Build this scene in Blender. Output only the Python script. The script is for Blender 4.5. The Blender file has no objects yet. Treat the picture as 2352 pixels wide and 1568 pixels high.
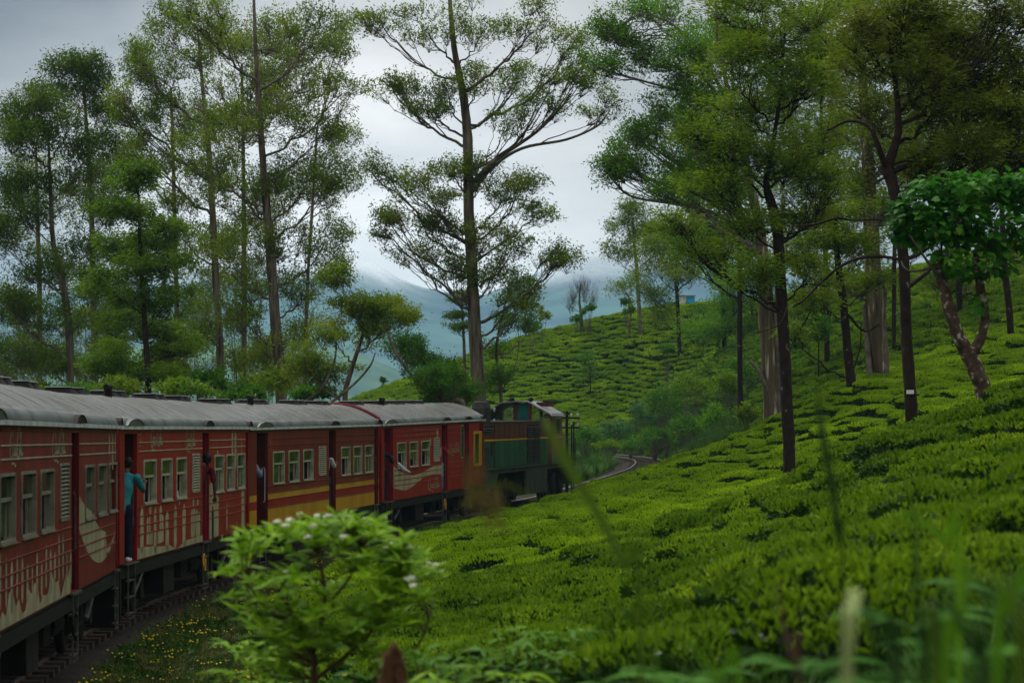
import bpy, math, random
import numpy as np

# ---------------------------------------------------------------- camera, world, sun, exposure
sc = bpy.context.scene
F = 5880.0            # focal length in units of a 2352 px wide picture (90 mm on 36 mm film)
CX, HY, CZ = 1176.0, 930.0, 4.0
cam_d = bpy.data.cameras.new('camera'); cam = bpy.data.objects.new('camera', cam_d)
sc.collection.objects.link(cam); sc.camera = cam
cam.location = (0, 0, CZ); cam.rotation_euler = (math.radians(90), 0, 0)
cam_d.lens = 90; cam_d.sensor_width = 36; cam_d.shift_y = (HY - 784) / 2352
cam_d.clip_start = 0.1; cam_d.clip_end = 12000
cam_d.dof.use_dof = True; cam_d.dof.focus_distance = 66; cam_d.dof.aperture_fstop = 4.0

SUN_EL, SUN_AZ = 58, -35      # degrees; azimuth from +Y (view direction), clockwise
world = bpy.data.worlds.new('World'); sc.world = world; world.use_nodes = True
nt = world.node_tree; nt.nodes.clear()
def wn(t): return nt.nodes.new(t)
wo = wn('ShaderNodeOutputWorld'); bg = wn('ShaderNodeBackground'); sky = wn('ShaderNodeTexSky')
sky.sky_type = 'NISHITA'; sky.sun_disc = False
sky.sun_elevation = math.radians(SUN_EL); sky.sun_rotation = math.radians(SUN_AZ)
tc = wn('ShaderNodeTexCoord'); mp = wn('ShaderNodeMapping'); nz = wn('ShaderNodeTexNoise')
mp.inputs['Scale'].default_value = (1.0, 1.0, 2.6)
nz.inputs['Scale'].default_value = 4.6; nz.inputs['Detail'].default_value = 8; nz.inputs['Roughness'].default_value = .5
nt.links.new(tc.outputs['Generated'], mp.inputs['Vector']); nt.links.new(mp.outputs['Vector'], nz.inputs['Vector'])
cr = wn('ShaderNodeValToRGB')                     # the underside of the cloud deck, radiance x10 (background strength is .1)
cr.color_ramp.elements[0].position = .36; cr.color_ramp.elements[0].color = (.33, .335, .36, 1)
cr.color_ramp.elements[1].position = .62; cr.color_ramp.elements[1].color = (.86, .83, .80, 1)
nt.links.new(nz.outputs['Fac'], cr.inputs['Fac'])
mul = wn('ShaderNodeVectorMath'); mul.operation = 'SCALE'; mul.inputs['Scale'].default_value = 8.6
zen = wn('ShaderNodeSeparateXYZ'); nt.links.new(tc.outputs['Generated'], zen.inputs[0])      # an overcast deck brightens towards the zenith
zq = wn('ShaderNodeMath'); zq.operation = 'MULTIPLY_ADD'; zq.inputs[1].default_value = 50.0; zq.inputs[2].default_value = -22.0
zr = wn('ShaderNodeMath'); zr.operation = 'MULTIPLY_ADD'; zr.inputs[2].default_value = 6.5
nt.links.new(zen.outputs['Z'], zq.inputs[0]); nt.links.new(zq.outputs[0], zr.inputs[0]); nt.links.new(zen.outputs['Z'], zr.inputs[1]); zm = wn('ShaderNodeMath'); zm.operation = 'MINIMUM'; zm.inputs[1].default_value = 12.5; nt.links.new(zr.outputs[0], zm.inputs[0])
# thinner cloud where the light comes through, low above the mountain
nrm_ = wn('ShaderNodeVectorMath'); nrm_.operation = 'NORMALIZE'; nt.links.new(tc.outputs['Generated'], nrm_.inputs[0])
dt = wn('ShaderNodeVectorMath'); dt.operation = 'DISTANCE'; dt.inputs[1].default_value = (-.066, .9955, .062); nt.links.new(nrm_.outputs[0], dt.inputs[0])
gm = wn('ShaderNodeMapRange'); gm.interpolation_type = 'SMOOTHERSTEP'; gm.inputs['From Min'].default_value = 0.0; gm.inputs['From Max'].default_value = .20; gm.inputs['To Min'].default_value = 2.6; gm.inputs['To Max'].default_value = 1.0
nt.links.new(dt.outputs['Value'], gm.inputs['Value']); zz_ = wn('ShaderNodeMath'); zz_.operation = 'MULTIPLY'; nt.links.new(zm.outputs[0], zz_.inputs[0]); nt.links.new(gm.outputs[0], zz_.inputs[1])
nt.links.new(zz_.outputs[0], mul.inputs['Scale'])
nt.links.new(cr.outputs['Color'], mul.inputs[0])
mx = wn('ShaderNodeMix'); mx.data_type = 'RGBA'; mx.inputs[0].default_value = .95
nt.links.new(sky.outputs['Color'], mx.inputs[6]); nt.links.new(mul.outputs[0], mx.inputs[7])
nt.links.new(mx.outputs[2], bg.inputs['Color']); bg.inputs['Strength'].default_value = .1
nt.links.new(bg.outputs['Background'], wo.inputs['Surface'])

sun_d = bpy.data.lights.new('sun', 'SUN'); sun = bpy.data.objects.new('sun', sun_d); sc.collection.objects.link(sun)
sun_d.energy = 1.5; sun_d.angle = math.radians(11); sun_d.color = (1.0, .95, .86)
sun.rotation_euler = (math.radians(90 - SUN_EL), 0, math.radians(180 - SUN_AZ))
sc.view_settings.view_transform = 'Standard'; sc.view_settings.look = 'None'
sc.view_settings.exposure = 0.55; sc.view_settings.gamma = 1.0; sc.view_settings.use_curve_mapping = False
cy = sc.cycles
cy.max_bounces = 6; cy.diffuse_bounces = 3; cy.glossy_bounces = 2; cy.transmission_bounces = 4
cy.transparent_max_bounces = 8; cy.volume_bounces = 1
cy.use_denoising = True; cy.use_adaptive_sampling = True; cy.adaptive_threshold = .01; cy.sample_clamp_indirect = 3
cy.caustics_reflective = False; cy.caustics_refractive = False

rng = np.random.default_rng(7); R = random.Random(5)
def at(px, py, Z): return np.array([(px - CX) / F * Z, Z, CZ - (py - HY) / F * Z])

# ---------------------------------------------------------------- mesh builder
class MB:
    def __init__(s): s.v = []; s.q = []; s.t = []; s.qm = []; s.tm = []; s.n = 0
    def add(s, v, q=None, t=None, m=0):
        v = np.asarray(v, float).reshape(-1, 3); s.v.append(v)
        if q is not None and len(q): q = np.asarray(q, int).reshape(-1, 4) + s.n; s.q.append(q); s.qm.append(np.full(len(q), m))
        if t is not None and len(t): t = np.asarray(t, int).reshape(-1, 3) + s.n; s.t.append(t); s.tm.append(np.full(len(t), m))
        s.n += len(v); return s
    def box(s, x0, x1, y0, y1, z0, z1, m=0):
        v = [(x, y, z) for z in (z0, z1) for y in (y0, y1) for x in (x0, x1)]
        return s.add(v, q=[(0, 2, 3, 1), (4, 5, 7, 6), (0, 1, 5, 4), (2, 6, 7, 3), (0, 4, 6, 2), (1, 3, 7, 5)], m=m)
    def hexa(s, p, m=0):      # 8 points: bottom ring 0-3, top ring 4-7
        return s.add(p, q=[(3, 2, 1, 0), (4, 5, 6, 7), (0, 1, 5, 4), (1, 2, 6, 5), (2, 3, 7, 6), (3, 0, 4, 7)], m=m)
    def tube(s, pts, r, k=6, m=0, caps=False, lump=0.0):
        pts = np.asarray(pts, float); n = len(pts); r = np.broadcast_to(np.asarray(r, float), (n,))
        tg = np.gradient(pts, axis=0); tg /= np.linalg.norm(tg, axis=1)[:, None] + 1e-9
        ref = np.array([1., 0, 0]) if abs(tg[:, 0]).mean() < .7 else np.array([0, 0, 1.])
        a = np.cross(tg, ref); a /= np.linalg.norm(a, axis=1)[:, None] + 1e-9; b = np.cross(tg, a)
        th = np.arange(k) * 2 * math.pi / k
        rr = r[:, None] * np.ones((1, k))
        if lump: rr = rr * (1 + lump * np.sin(th[None] * 3 + np.arange(n)[:, None] * .5) + lump * .8 * rng.normal(size=(n, k)))
        v = pts[:, None] + rr[..., None] * (a[:, None] * np.cos(th)[None, :, None] + b[:, None] * np.sin(th)[None, :, None])
        i = np.arange(n - 1)[:, None] * k; j = np.arange(k)[None]; j2 = (j + 1) % k
        q = np.stack([i + j, i + j2, i + k + j2, i + k + j], -1).reshape(-1, 4)
        v = v.reshape(-1, 3); t = None
        if caps:
            c0 = len(v); v = np.vstack([v, pts[0], pts[-1]]); J = np.arange(k)
            t = np.vstack([np.stack([np.full(k, c0), (J + 1) % k, J], 1), np.stack([np.full(k, c0 + 1), (n - 1) * k + J, (n - 1) * k + (J + 1) % k], 1)])
        return s.add(v, q=q, t=t, m=m)
    def ell(s, c, r, k=10, m=0):
        us = np.linspace(0, math.pi, k // 2 + 1); th = np.arange(k) * 2 * math.pi / k
        v = np.array([(c[0] + r[0] * math.sin(u) * math.cos(t), c[1] + r[1] * math.sin(u) * math.sin(t), c[2] + r[2] * math.cos(u)) for u in us[1:-1] for t in th])
        n = len(us) - 2; i = np.arange(n - 1)[:, None] * k; j = np.arange(k)[None]; j2 = (j + 1) % k
        q = np.stack([i + j, i + k + j, i + k + j2, i + j2], -1).reshape(-1, 4)
        top, bot = len(v), len(v) + 1; v = np.vstack([v, [c[0], c[1], c[2] + r[2]], [c[0], c[1], c[2] - r[2]]]); J = np.arange(k)
        t = np.vstack([np.stack([np.full(k, top), J, (J + 1) % k], 1), np.stack([np.full(k, bot), (n - 1) * k + (J + 1) % k, (n - 1) * k + J], 1)])
        return s.add(v, q=q, t=t, m=m)
    def poly(s, pts, m=0):     # fan of a convex polygon
        n = len(pts); return s.add(pts, t=[(0, i, i + 1) for i in range(1, n - 1)], m=m)
    def leaves(s, c, size, asp=.35, zb=0.0, m=0, fold=0.0, dirs=None, seed=None):
        g = rng; c = np.asarray(c, float); n = len(c)
        d = g.normal(size=(n, 3)) if dirs is None else dirs + g.normal(size=(n, 3)) * .25
        d[:, 2] += zb; d /= np.linalg.norm(d, axis=1)[:, None] + 1e-9
        e = g.normal(size=(n, 3)); e = np.cross(d, e); e /= np.linalg.norm(e, axis=1)[:, None] + 1e-9
        L = (size * g.uniform(.65, 1.3, n))[:, None]
        mid = c + d * L * .45
        if fold: mid2 = mid + np.cross(d, e) * L * fold
        v = np.stack([c, mid + e * L * asp * .5, c + d * L, mid - e * L * asp * .5], 1)
        if fold: v[:, 0] += 0; v[:, 1] += np.cross(d, e) * L * fold; v[:, 3] += np.cross(d, e) * L * fold
        i = np.arange(n)[:, None] * 4
        if fold: s.add(v.reshape(-1, 3), t=np.vstack([i + [[0, 1, 2]], i + [[0, 2, 3]]]), m=m)
        else: s.add(v.reshape(-1, 3), q=i + [[0, 1, 2, 3]], m=m)
        return s
    def mesh(s, name, mats, smooth=False):
        me = bpy.data.meshes.new(name)
        v = np.vstack(s.v); q = np.vstack(s.q) if s.q else np.zeros((0, 4), int); t = np.vstack(s.t) if s.t else np.zeros((0, 3), int)
        me.vertices.add(len(v)); me.vertices.foreach_set('co', v.astype(np.float32).ravel())
        me.loops.add(len(q) * 4 + len(t) * 3); me.loops.foreach_set('vertex_index', np.concatenate([q.ravel(), t.ravel()]).astype(np.int32))
        me.polygons.add(len(q) + len(t))
        me.polygons.foreach_set('loop_start', np.concatenate([np.arange(len(q)) * 4, len(q) * 4 + np.arange(len(t)) * 3]).astype(np.int32))
        mi = np.concatenate((s.qm + s.tm) or [np.zeros(0)]).astype(np.int32)
        me.polygons.foreach_set('material_index', mi)
        me.polygons.foreach_set('use_smooth', np.full(len(mi), smooth))
        me.update(calc_edges=True)
        for m in (mats if isinstance(mats, (list, tuple)) else [mats]): me.materials.append(m)
        return me
    def build(s, name, mats, parent=None, smooth=False, loc=None):
        return link(name, s.mesh(name, mats, smooth), parent, loc)
def link(name, data, parent=None, loc=None, rot=None, scale=None):
    o = bpy.data.objects.new(name, data); sc.collection.objects.link(o)
    if parent is not None: o.parent = parent
    if loc is not None: o.location = tuple(float(a) for a in loc)
    if rot is not None: o.rotation_euler = rot
    if scale is not None: o.scale = scale
    return o
def tag(o, label=None, cat=None, group=None, kind=None):
    if label: o['label'] = label
    if cat: o['category'] = cat
    if group: o['group'] = group
    if kind: o['kind'] = kind
    return o
def thing(name, label, cat, loc=(0, 0, 0), rz=0, group=None):
    o = link(name, None, None, loc, (0, 0, rz)); return tag(o, label, cat, group)

# ---------------------------------------------------------------- materials
def mat(name, c1, c2=None, rough=.6, scale=3.0, stretch=(1, 1, 1), metal=0.0, bump=0.0, detail=5, c3=None, p=(.35, .65), spec=.2, space='Object'):
    m = bpy.data.materials.new(name); m.use_nodes = True; n = m.node_tree; b = n.nodes['Principled BSDF']
    b.inputs['Roughness'].default_value = rough; b.inputs['Metallic'].default_value = metal
    b.inputs['Specular IOR Level'].default_value = spec
    if c2 is None: b.inputs['Base Color'].default_value = (*c1, 1); return m
    tcn = n.nodes.new('ShaderNodeTexCoord'); mpn = n.nodes.new('ShaderNodeMapping'); mpn.inputs['Scale'].default_value = stretch
    if space == 'World': g = n.nodes.new('ShaderNodeNewGeometry'); n.links.new(g.outputs['Position'], mpn.inputs['Vector'])
    else: n.links.new(tcn.outputs['Object'], mpn.inputs['Vector'])
    tx = n.nodes.new('ShaderNodeTexNoise'); tx.inputs['Scale'].default_value = scale; tx.inputs['Detail'].default_value = detail
    n.links.new(mpn.outputs['Vector'], tx.inputs['Vector'])
    r = n.nodes.new('ShaderNodeValToRGB'); e = r.color_ramp.elements
    e[0].position, e[1].position = p; e[0].color = (*c1, 1); e[1].color = (*c2, 1)
    if c3: x = e.new(min(.98, p[1] + .08)); x.color = (*c3, 1)
    n.links.new(tx.outputs['Fac'], r.inputs['Fac']); n.links.new(r.outputs['Color'], b.inputs['Base Color'])
    if bump:
        bp = n.nodes.new('ShaderNodeBump'); bp.inputs['Strength'].default_value = bump; bp.inputs['Distance'].default_value = .03
        n.links.new(tx.outputs['Fac'], bp.inputs['Height']); n.links.new(bp.outputs['Normal'], b.inputs['Normal'])
    return m
def leafmat(name, c1, c2, tr=.3, scale=1.2, rough=.45, c3=None):
    m = bpy.data.materials.new(name); m.use_nodes = True; n = m.node_tree; b = n.nodes['Principled BSDF']
    g = n.nodes.new('ShaderNodeNewGeometry'); tx = n.nodes.new('ShaderNodeTexNoise'); tx.inputs['Scale'].default_value = scale; tx.inputs['Detail'].default_value = 2
    n.links.new(g.outputs['Position'], tx.inputs['Vector'])
    a = n.nodes.new('ShaderNodeMath'); a.operation = 'MULTIPLY_ADD'; a.inputs[1].default_value = .45
    n.links.new(g.outputs['Random Per Island'], a.inputs[0]); 
    s2 = n.nodes.new('ShaderNodeMath'); s2.operation = 'MULTIPLY_ADD'; s2.inputs[1].default_value = 1.5; s2.inputs[2].default_value = -.47
    n.links.new(tx.outputs['Fac'], s2.inputs[0]); n.links.new(s2.outputs[0], a.inputs[2])
    r = n.nodes.new('ShaderNodeValToRGB'); e = r.color_ramp.elements; e[0].position = .15; e[1].position = .85 if not c3 else .75
    e[0].color = (*c1, 1); e[1].color = (*c2, 1)
    if c3: x = e.new(.93); x.color = (*c3, 1)
    n.links.new(a.outputs[0], r.inputs['Fac']); n.links.new(r.outputs['Color'], b.inputs['Base Color'])
    b.inputs['Roughness'].default_value = rough + .1; b.inputs['Specular IOR Level'].default_value = .13
    t = n.nodes.new('ShaderNodeBsdfTranslucent'); mxs = n.nodes.new('ShaderNodeMixShader'); mxs.inputs[0].default_value = tr
    n.links.new(r.outputs['Color'], t.inputs['Color']); n.links.new(b.outputs[0], mxs.inputs[1]); n.links.new(t.outputs[0], mxs.inputs[2])
    n.links.new(mxs.outputs[0], n.nodes['Material Output'].inputs['Surface'])
    return m

# ---------------------------------------------------------------- the track line and the terrain
# right-hand face of the train (x, y) and rail height
SIDE = np.array([(-2.4, -30), (-3.6, 5), (-5.45, 26.3), (-6.62, 43), (-6.2, 60), (-4.0, 77), (-1.05, 93), (2.7, 109), (6.4, 133), (9.3, 152), (10.0, 168), (7.6, 183), (1, 197), (-10, 207), (-30, 219), (-70, 236)], float)
def catmull(P, n):
    P = np.asarray(P, float); P = np.vstack([2 * P[0] - P[1], P, 2 * P[-1] - P[-2]]); out = []
    for i in range(1, len(P) - 2):
        for t in np.arange(n) / n:
            a, b, c, d = P[i - 1:i + 3]
            out.append(.5 * (2 * b + (c - a) * t + (2 * a - 5 * b + 4 * c - d) * t * t + (3 * b - a - 3 * c + d) * t ** 3))
    out.append(P[-2]); return np.array(out)
side = catmull(SIDE, 12)
tg = np.gradient(side, axis=0); tg /= np.linalg.norm(tg, axis=1)[:, None]
nrm = np.stack([tg[:, 1], -tg[:, 0]], 1)
track = side - nrm * 1.4
RAILZ = ([-30, 26, 43, 60, 77, 93, 110, 135, 165, 400], [.6, .39, .18, .01, -.03, .03, 0, .1, .5, .6])
def railz(y): return np.interp(y, *RAILZ)
C = []      # control points of the visible surface of the tea (x, y, z)
def cp(px, py, Z): C.append(at(px, py, Z))
for a in [(960,1240,70),(1320,1112,110),(1180,1172,92),(1530,1062,146),(1450,1095,125),(1100,1350,35),(1400,1400,25),(1100,1568,15),
          (1840,1301,20),(2300,905,33),(2400,865,33),(2200,940,33),(2100,985,33),(2000,1030,33),(1900,1085,33),(2352,965,45),(2200,1015,46),(2100,1055,46),(2000,1092,46),(2300,1010,24),(2100,1120,24),(2250,1120,18),(1950,1200,20),(1813,1100,73),(1600,1150,60),(1500,1250,45),(1300,1200,55),(1100,1250,55),
          (1700,1015,110),(1770,985,100),(2088,1010,72),(1955,890,90),(2015,862,92),(2325,890,92),(2200,975,62),(1950,1070,55),
          (1310,965,222),(1420,722,257),(1300,752,257),(1570,697,257),(1000,850,250),(1180,784,254),(830,915,244),(1400,850,238),(1250,880,234),(1480,965,214),(1900,662,215),(2352,625,150),(2200,760,115),(2100,850,98),
          (1700,780,200),(1850,850,135),(1850,760,165),(1600,900,185),(1620,1015,160),(1750,900,150),(1150,960,224),(2100,640,195),(2352,760,105),(1000,960,228)]: cp(*a)
for x, y, z in [(-3,4,2.1),(0,6,2.55),(1.6,8,3.35),(1.0,8,2.95),(.2,8,2.7),(2.2,6,3.6),(1,5,3.0),(3,10,3.6),(1.0,11,2.85),(.4,11,2.65),(1.6,11,3.1),(2.2,11,3.4),(7,14,3.9),(12,20,4.2),(12,40,5),(18,60,6),(26,90,7.5),(0,0,2.4),(5,-20,3),(-2.6,20,1.2),(-3.2,30,.6),(-1.6,24,1.7),(-3.6,45,.35),(-1,45,.9),(-3.4,12,1.6),
          (-9,45,-.6),(-12,25,-.8),(-12,60,-1.6),(-20,60,-5),(-14,85,-3),(-9,85,-.8),(-28,85,-9),(-8,110,-1.5),(-20,110,-6),(-40,110,-14),(-2,130,-.6),(-12,150,-3),(-30,160,-9),(-60,100,-20),(-8,180,-1),(-30,205,-3),(-50,220,-7),(-90,200,-22),
          (50,60,14),(60,120,22),(70,200,24),(50,260,15),(20,285,9),(0,290,5),(-30,285,-4),(20,320,-6),(-30,340,-14),(60,340,-5),(-100,300,-25),(100,80,30),(100,300,15)]:
    C.append(np.array([x, y, z]))
C = np.array(C)
def kern(a, b):
    d2 = (a[:, None, 0] - b[None, :, 0]) ** 2 + ((a[:, None, 1] - b[None, :, 1]) * .42) ** 2
    return np.sqrt(d2 + 6.0)
Kx = kern(C, C) + np.eye(len(C)) * .25 * -1
Aug = np.block([[Kx, np.ones((len(C), 1)), C[:, :2]], [np.vstack([np.ones(len(C)), C[:, :2].T]), np.zeros((3, 3))]])
W = np.linalg.solve(Aug, np.concatenate([C[:, 2], [0, 0, 0]]))
def top(x, y):
    P = np.stack([np.ravel(x), np.ravel(y)], 1).astype(float); out = np.empty(len(P))
    for i in range(0, len(P), 20000):
        p = P[i:i + 20000]; out[i:i + 20000] = kern(p, C) @ W[:len(C)] + W[-3] + p @ W[-2:]
    return out.reshape(np.shape(x))
def sstep(a, b, x): t = np.clip((x - a) / (b - a), 0, 1); return t * t * (3 - 2 * t)
def trackdist(x, y):        # signed distance to the track centre line, + to the right of travel; also its y
    P = np.stack([np.ravel(x), np.ravel(y)], 1); D = np.empty(len(P)); Y = np.empty(len(P))
    for i in range(0, len(P), 20000):
        p = P[i:i + 20000]; d = p[:, None] - track[None]; dd = (d ** 2).sum(2); k = dd.argmin(1)
        dk = d[np.arange(len(p)), k]; s = (dk * nrm[k]).sum(1)
        D[i:i + 20000] = np.sign(s) * np.sqrt(dd.min(1)); Y[i:i + 20000] = track[k, 1]
    return D.reshape(np.shape(x)), Y.reshape(np.shape(x))
BUSH = .62
def ground(x, y):
    x = np.asarray(x, float); y = np.asarray(y, float)
    g = top(x, y) - BUSH
    far = sstep(300, 420, y) ; g = g * (1 - far) + (-38) * far
    far = np.maximum(sstep(110, 220, np.abs(x)), sstep(-60, -160, y)); g = g * (1 - far) + (-38) * far
    d, ty = trackdist(x, y); b = railz(ty) - .32
    w = sstep(5.2, 2.5, np.abs(d)); w = np.where(d > 0, sstep(4.4, 2.3, d), w)
    return g * (1 - w) + b * w
# ---------------------------------------------------------------- setting
M = {}
M['soil'] = mat('soil', (.010, .008, .004), (.034, .024, .012), rough=.95, scale=1.3, bump=.5, space='World', c3=(.03, .05, .012))
xs = np.unique(np.concatenate([np.linspace(-4500, -150, 12), np.linspace(-150, -30, 14), np.linspace(-30, 30, 150), np.linspace(30, 110, 30), np.linspace(110, 4500, 14)]))
ys = np.unique(np.concatenate([np.linspace(-300, -10, 8), np.linspace(-10, 60, 120), np.linspace(60, 130, 90), np.linspace(130, 290, 110), np.linspace(290, 430, 18), np.linspace(430, 8500, 16)]))
gx, gy = np.meshgrid(xs, ys); gz = ground(gx, gy)
gz = gz + rng.normal(size=gz.shape) * .03 * (np.abs(gx) < 40)
def gridfaces(ny, nx):
    i = np.arange(ny - 1)[:, None] * nx; j = np.arange(nx - 1)[None]
    return np.stack([i + j, i + j + 1, i + nx + j + 1, i + nx + j], -1).reshape(-1, 4)
tag(MB().add(np.stack([gx, gy, gz], -1), q=gridfaces(len(ys), len(xs))).build('ground', M['soil'], smooth=True), 'dark soil and leaf litter of the hillside under the tea', kind='structure')

# ballast bed, sleepers and rails
M['ballast'] = mat('ballast', (.006, .005, .003), (.028, .020, .013), rough=.95, scale=9, bump=1.0, detail=8, space='World')
M['sleeper'] = mat('sleeper', (.03, .02, .014), (.08, .06, .045), rough=.9, scale=4)
M['rail'] = mat('rail', (.10, .05, .03), (.2, .12, .08), rough=.5, scale=3, metal=.3)
M['railtop'] = mat('rail_top', (.55, .56, .58), rough=.25, metal=.9)
fine = catmull(SIDE, 40); ft = np.gradient(fine, axis=0); ft /= np.linalg.norm(ft, axis=1)[:, None]; fn = np.stack([ft[:, 1], -ft[:, 0]], 1)
fc = fine - fn * 1.4; rz = railz(fc[:, 1])
def strip(offs, m=0):       # loft a cross-section (offset, dz) along the track
    k = len(offs); v = np.stack([np.concatenate([fc + fn * o, (rz + dz)[:, None]], 1) for o, dz in offs], 1)
    i = np.arange(len(fc) - 1)[:, None] * k; j = np.arange(k - 1)[None]
    return v.reshape(-1, 3), np.stack([i + j, i + j + 1, i + k + j + 1, i + k + j], -1).reshape(-1, 4)
v, q = strip([(-2.4, -.45), (-1.5, -.14), (-.3, -.17), (.3, -.17), (1.5, -.14), (2.3, -.4)])
v[:, 2] += rng.normal(size=len(v)) * .015
tag(MB().add(v, q=q).build('track_bed', M['ballast'], smooth=True), 'dark ballast bed under the railway line', kind='structure')
GA = .84
for s in (-1, 1):
    t = thing('rail', ['rusty rail on the outer side of the curving track', 'rusty rail with shiny head on the inner side of the curve'][s > 0], 'rail', group='rails of the railway line')
    b = MB(); o = s * GA
    for a, c in [([(o - .035, -.012), (o - .035, -.04), (o - .01, -.05), (o - .01, -.12), (o - .06, -.13)][::-1], 0), ([(o + .035, -.012), (o + .035, -.04), (o + .01, -.05), (o + .01, -.12), (o + .06, -.13)], 0)]:
        v, q = strip(a); b.add(v, q=q)
    b.build('web', M['rail'], t)
    v, q = strip([(o - .035, -.011), (o - .02, 0), (o + .02, 0), (o + .035, -.011)]); MB().add(v, q=q).build('rail_head', M['railtop'], t)
sl = MB().box(-1.15, 1.15, -.12, .12, -.17, -.055).mesh('sleeper', M['sleeper'])
L = np.concatenate([[0], np.cumsum(np.linalg.norm(np.diff(fc, axis=0), axis=1))])
cnt = 0
for k, l in enumerate(np.arange(36, L[-1] - 60, .75)):
    x = np.interp(l, L, fc[:, 0]); y = np.interp(l, L, fc[:, 1]); a = np.interp(l, L, np.arctan2(fn[:, 1], fn[:, 0]))
    if y < 20 or cnt >= 290: continue
    cnt += 1
    tag(link('sleeper', sl, None, (x, y, float(railz(y))), (0, 0, a + R.uniform(-.02, .02))), 'dark timber sleeper across the ballast beneath the rails', 'sleeper', 'sleepers of the railway line')

# far mountains, their tops faded to transparent to stand for cloud
def mountain(name, label, Y, prof, depth, c1, c2, nscale, amp, cloud=None, base=-38):
    px = np.array([p[0] for p in prof], float); py = np.array([p[1] for p in prof], float)
    X = np.linspace((px[0] - CX) / F * Y, (px[-1] - CX) / F * Y, 170); pk = np.interp(X / Y * F + CX, px, CZ - (py - HY) / F * Y)
    ny = 60; T = np.linspace(0, 1, ny); ph = rng.uniform(0, 6.28, (9, 2)); fr = rng.uniform(.5, 4, 9)
    gx, gt = np.meshgrid(X, T); gy = Y - depth + gt * depth * 1.5; tt = np.clip(gt * 1.5, 0, 1); back = np.clip((gt * 1.5 - 1) * 2, 0, 1)
    h = tt ** 1.25 * (1 - back ** 2 * .8)
    rid = sum(np.abs(np.sin(gx / nscale * f + p[0] + gy / nscale * .8 * math.cos(p[1]))) / (1 + f) for f, p in zip(fr, ph)) / 3
    z = base + (np.interp(gx[0], X, pk)[None] - base) * h * (1 - amp * rid * tt * (1.6 - tt)) + rng.normal(size=gx.shape) * 1.2 * tt
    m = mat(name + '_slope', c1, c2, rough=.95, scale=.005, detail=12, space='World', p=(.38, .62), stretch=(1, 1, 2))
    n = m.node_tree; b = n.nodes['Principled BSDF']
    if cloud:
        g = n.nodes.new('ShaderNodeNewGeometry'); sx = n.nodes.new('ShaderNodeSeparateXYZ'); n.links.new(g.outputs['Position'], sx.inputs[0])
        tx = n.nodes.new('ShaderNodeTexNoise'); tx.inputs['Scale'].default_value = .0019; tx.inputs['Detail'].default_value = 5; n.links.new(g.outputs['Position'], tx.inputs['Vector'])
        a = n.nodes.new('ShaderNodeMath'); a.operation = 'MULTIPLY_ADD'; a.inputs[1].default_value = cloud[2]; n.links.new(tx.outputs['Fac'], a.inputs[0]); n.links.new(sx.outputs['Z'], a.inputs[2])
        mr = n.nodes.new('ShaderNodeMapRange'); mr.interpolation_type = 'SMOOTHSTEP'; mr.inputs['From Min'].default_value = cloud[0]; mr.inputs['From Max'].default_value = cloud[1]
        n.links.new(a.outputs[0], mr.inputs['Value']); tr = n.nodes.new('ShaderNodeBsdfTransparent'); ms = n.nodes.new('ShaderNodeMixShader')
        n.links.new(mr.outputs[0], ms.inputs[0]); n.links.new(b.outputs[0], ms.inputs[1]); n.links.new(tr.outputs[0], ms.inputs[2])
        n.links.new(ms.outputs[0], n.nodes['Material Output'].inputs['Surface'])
    tag(MB().add(np.stack([gx, gy, z], -1), q=gridfaces(ny, 170)).build(name, m, smooth=True), label, kind='structure')
mountain('mountain', 'high wooded mountain with its top in the clouds', 6500, [(-900, 640), (-200, 600), (200, 540), (640, 480), (830, 440), (950, 520), (1100, 560), (1300, 500), (1500, 470), (1900, 500), (2500, 560), (3200, 640)], 2600, (.002, .016, .034), (.055, .14, .095), 700, .55, cloud=(415, 560, 330))  # blue of the haze put into the wood's colours too
mountain('hill', 'lower wooded hill in front of the mountain', 3600, [(-800, 820), (0, 800), (300, 750), (560, 715), (700, 730), (830, 790), (940, 850), (1060, 830), (1200, 770), (1300, 740), (1420, 760), (1700, 820), (2600, 900)], 1300, (.015, .06, .02), (.08, .18, .05), 330, .4)

# the air
hz = bpy.data.materials.new('haze'); hz.use_nodes = True; n = hz.node_tree; n.nodes.clear()
o = n.nodes.new('ShaderNodeOutputMaterial'); v = n.nodes.new('ShaderNodeVolumePrincipled'); v.inputs['Density'].default_value = .00011
v.inputs['Color'].default_value = (.42, .74, 1.0, 1); v.inputs['Anisotropy'].default_value = .1
n.links.new(v.outputs[0], o.inputs['Volume'])
tag(MB().box(-4700, 4700, -400, 8700, -39.5, 445).build('haze', hz), 'pale blue haze filling the valley air', kind='stuff')

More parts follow.
